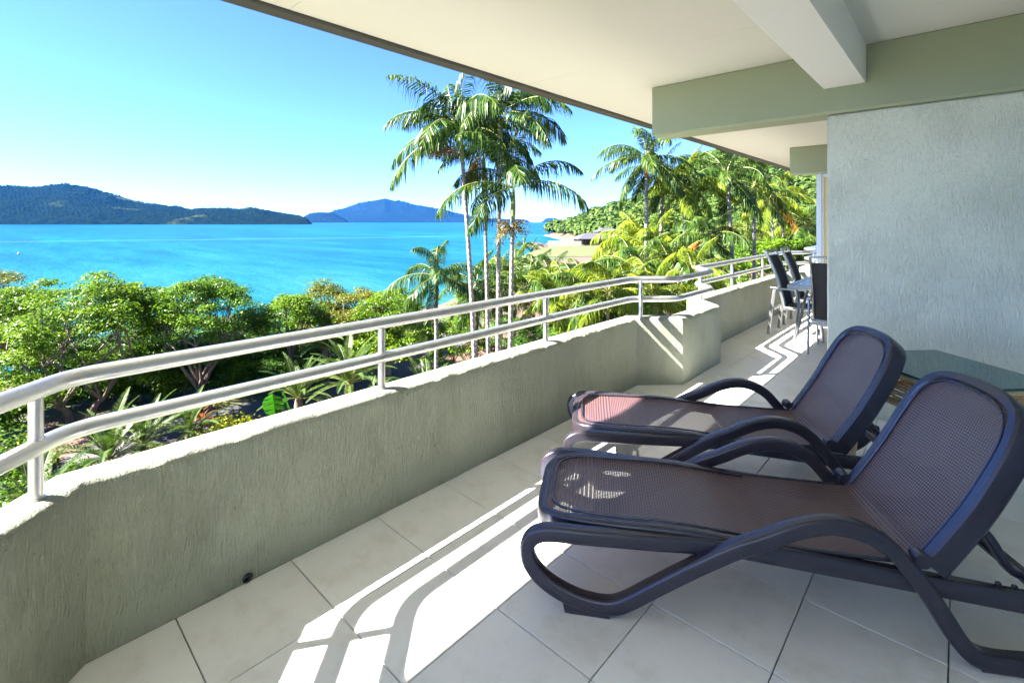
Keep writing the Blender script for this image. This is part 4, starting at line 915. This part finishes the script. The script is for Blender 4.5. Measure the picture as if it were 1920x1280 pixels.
# ================================================================== FAR OBJECTS
hx, hy = G(1112, 138); hz = float(ground_z(hx, hy))
hz = max(hz, Zat(470, 138))
ho = empty('house', (hx, hy, hz), YAW + R(8)); ho.scale = (.82, .82, .78); tag(ho, 'low grey roofed house below the hill across the lawn', 'house')
hm = {'wall': plain('house_wall', (.20, .15, .12), .8), 'roof': plain('house_roof', (.060, .060, .070), .6, var=.15, vscale=.8), 'post': plain('house_post', (.07, .035, .028), .7), 'dark': plain('house_window', (.03, .035, .04), .2)}
MB().box(-5.5, 9, -3.2, 5, -1.5, 2.2).build('wall', hm['wall'], ho, None)
MB().box(-6.3, 10, -5.2, -3.2, -1.5, -.02).build('veranda_deck', hm['wall'], ho, None)
def hip(mb, x0, x1, y0, y1, z, h, gab):
    yc = (y0 + y1) / 2; v = [(x0, y0, z), (x1, y0, z), (x1, y1, z), (x0, y1, z), (x0 + gab, yc, z + h), (x1 - gab, yc, z + h)] + [(a, b, z - .22) for a, b in ((x0, y0), (x1, y0), (x1, y1), (x0, y1))]
    return mb.add(v, [(0, 1, 5, 4), (1, 2, 5), (2, 3, 4, 5), (3, 0, 4), (6, 7, 1, 0), (7, 8, 2, 1), (8, 9, 3, 2), (9, 6, 0, 3), (9, 8, 7, 6)])
rf = hip(MB(), -6.8, 10.5, -5.6, 6, 2.25, 1.9, 4.2).build('roof', hm['roof'], ho, None)
MB().box(2.5, 9.5, .5, 5, 2.6, 4.6).build('upper_wall', hm['dark'], ho, None)
hip(MB(), 1.7, 10.3, -.4, 6, 4.7, 1.3, 2.6).build('upper_roof', hm['roof'], ho, None)
for i in range(9): MB().box(-6.2 + i * 1.95, -6.0 + i * 1.95, -5.15, -4.95, 0, 2.02).build('post', hm['post'], ho, None)
MB().box(-6.2, 9.6, -5.12, -5.0, .9, 1.0).build('handrail', hm['post'], ho, None)
for i in range(4): MB().box(-4.5 + i * 3.2, -2.4 + i * 3.2, -3.26, -3.205, .2, 1.9).build('window', hm['dark'], ho, None)
gw = MB().box(-4.5, 4.5, -.15, .15, -1.2, 1.3, .03).build('garden_wall', plain('white_wall', (.30, .28, .24), .7), loc=(*G(1059, 131), max(float(ground_z(*G(1059, 131))), Zat(474, 131))), rot=(0, 0, YAW))
tag(gw, 'plain white garden wall left of the grey roofed house', 'wall')
# golf buggy end-on on the road
bx_, by_ = G(1266, 36); bz = float(ground_z(bx_, by_)) + .03
bu = empty('golf_buggy', (bx_, by_, bz), YAW + R(60)); tag(bu, 'small white roofed golf buggy parked below the bend of the railing', 'buggy')
wp = plain('buggy_white', (.78, .78, .77), .35)
MB().box(-1.0, .95, -.62, .62, 1.78, 1.86, .03).build('roof', wp, bu)
MB().box(-1.15, 1.15, -.58, .58, .30, .62, .06).build('body', wp, bu)
MB().box(.65, 1.2, -.56, .56, .55, .95, .08).build('bonnet', wp, bu)
MB().box(-.55, .0, -.52, .52, .62, .82, .04).build('seat', plain('buggy_seat', (.5, .47, .42), .6), bu)
MB().box(-.62, -.5, -.52, .52, .82, 1.25, .04).build('seat_back', MAT['black'], bu)
for sx_ in (-.9, .85):
    for sy_ in (-.55, .55):
        MB().tube([(sx_, sy_, .6), (sx_ * .98, sy_, 1.8)], .022, 6).build('pillar', MAT['black'], bu)
        MB().tube([(sx_ * .85, sy_ - .08, .23), (sx_ * .85, sy_ + .08, .23)], .23, 14).build('wheel', MAT['black'], bu)
MB().tube([(.55, -.25, .9), (.35, -.25, 1.05)], .02, 6).build('steering_column', MAT['black'], bu)
# dark benches on the forecourt
for i, (p_, t_) in enumerate(((1376, 21.5), (1424, 23.5))):
    b_ = empty('garden_bench', (*G(p_, t_), float(ground_z(*G(p_, t_))) + .04), YAW + R(35)); tag(b_, ('dark bench seen through the far railing left of the chair', 'dark bench on the forecourt partly behind the chair')[i], 'bench', 'benches on the forecourt')
    for k_ in range(3): MB().box(-.75, .75, -.2 + k_ * .14, -.08 + k_ * .14, .42, .46, .005).build('slat', MAT['black'], b_)
    for sx_ in (-.6, .6): MB().box(sx_ - .04, sx_ + .04, -.2, .2, 0, .42, .005).build('leg', MAT['black'], b_)
# mooring buoy
by = empty('mooring_buoy', (*G(35, 139), SEA)); by.scale = (.6, .6, .6); tag(by, 'tiny pink mooring buoy on the water at far left', 'buoy')
MB().tube([(0, 0, -.2), (0, 0, 0), (0, 0, .3), (0, 0, .55), (0, 0, .7)], .45, 12, scales=[.6, 1, 1, .6, .1]).build('float', plain('buoy_pink', (.7, .25, .2), .5), by)
MB().tube([(0, 0, .6), (0, 0, 1.0)], .04, 6).build('mast', MAT['alu'], by)

# ================================================================== AIR
hzv = MB().box(-12900, 12900, -12900, 12900, -14, 420).build('haze', None, sm=None)
hm_ = bpy.data.materials.new('haze'); hm_.use_nodes = True; nt = hm_.node_tree; nt.nodes.clear()
vo = nt.nodes.new('ShaderNodeVolumePrincipled'); vo.inputs['Color'].default_value = (.04, .30, 1.0, 1); vo.inputs['Density'].default_value = 2.6e-5; vo.inputs['Anisotropy'].default_value = 0.0
oo = nt.nodes.new('ShaderNodeOutputMaterial'); nt.links.new(vo.outputs[0], oo.inputs['Volume'])
hzv.data.materials.append(hm_); tag(hzv, kind='stuff')
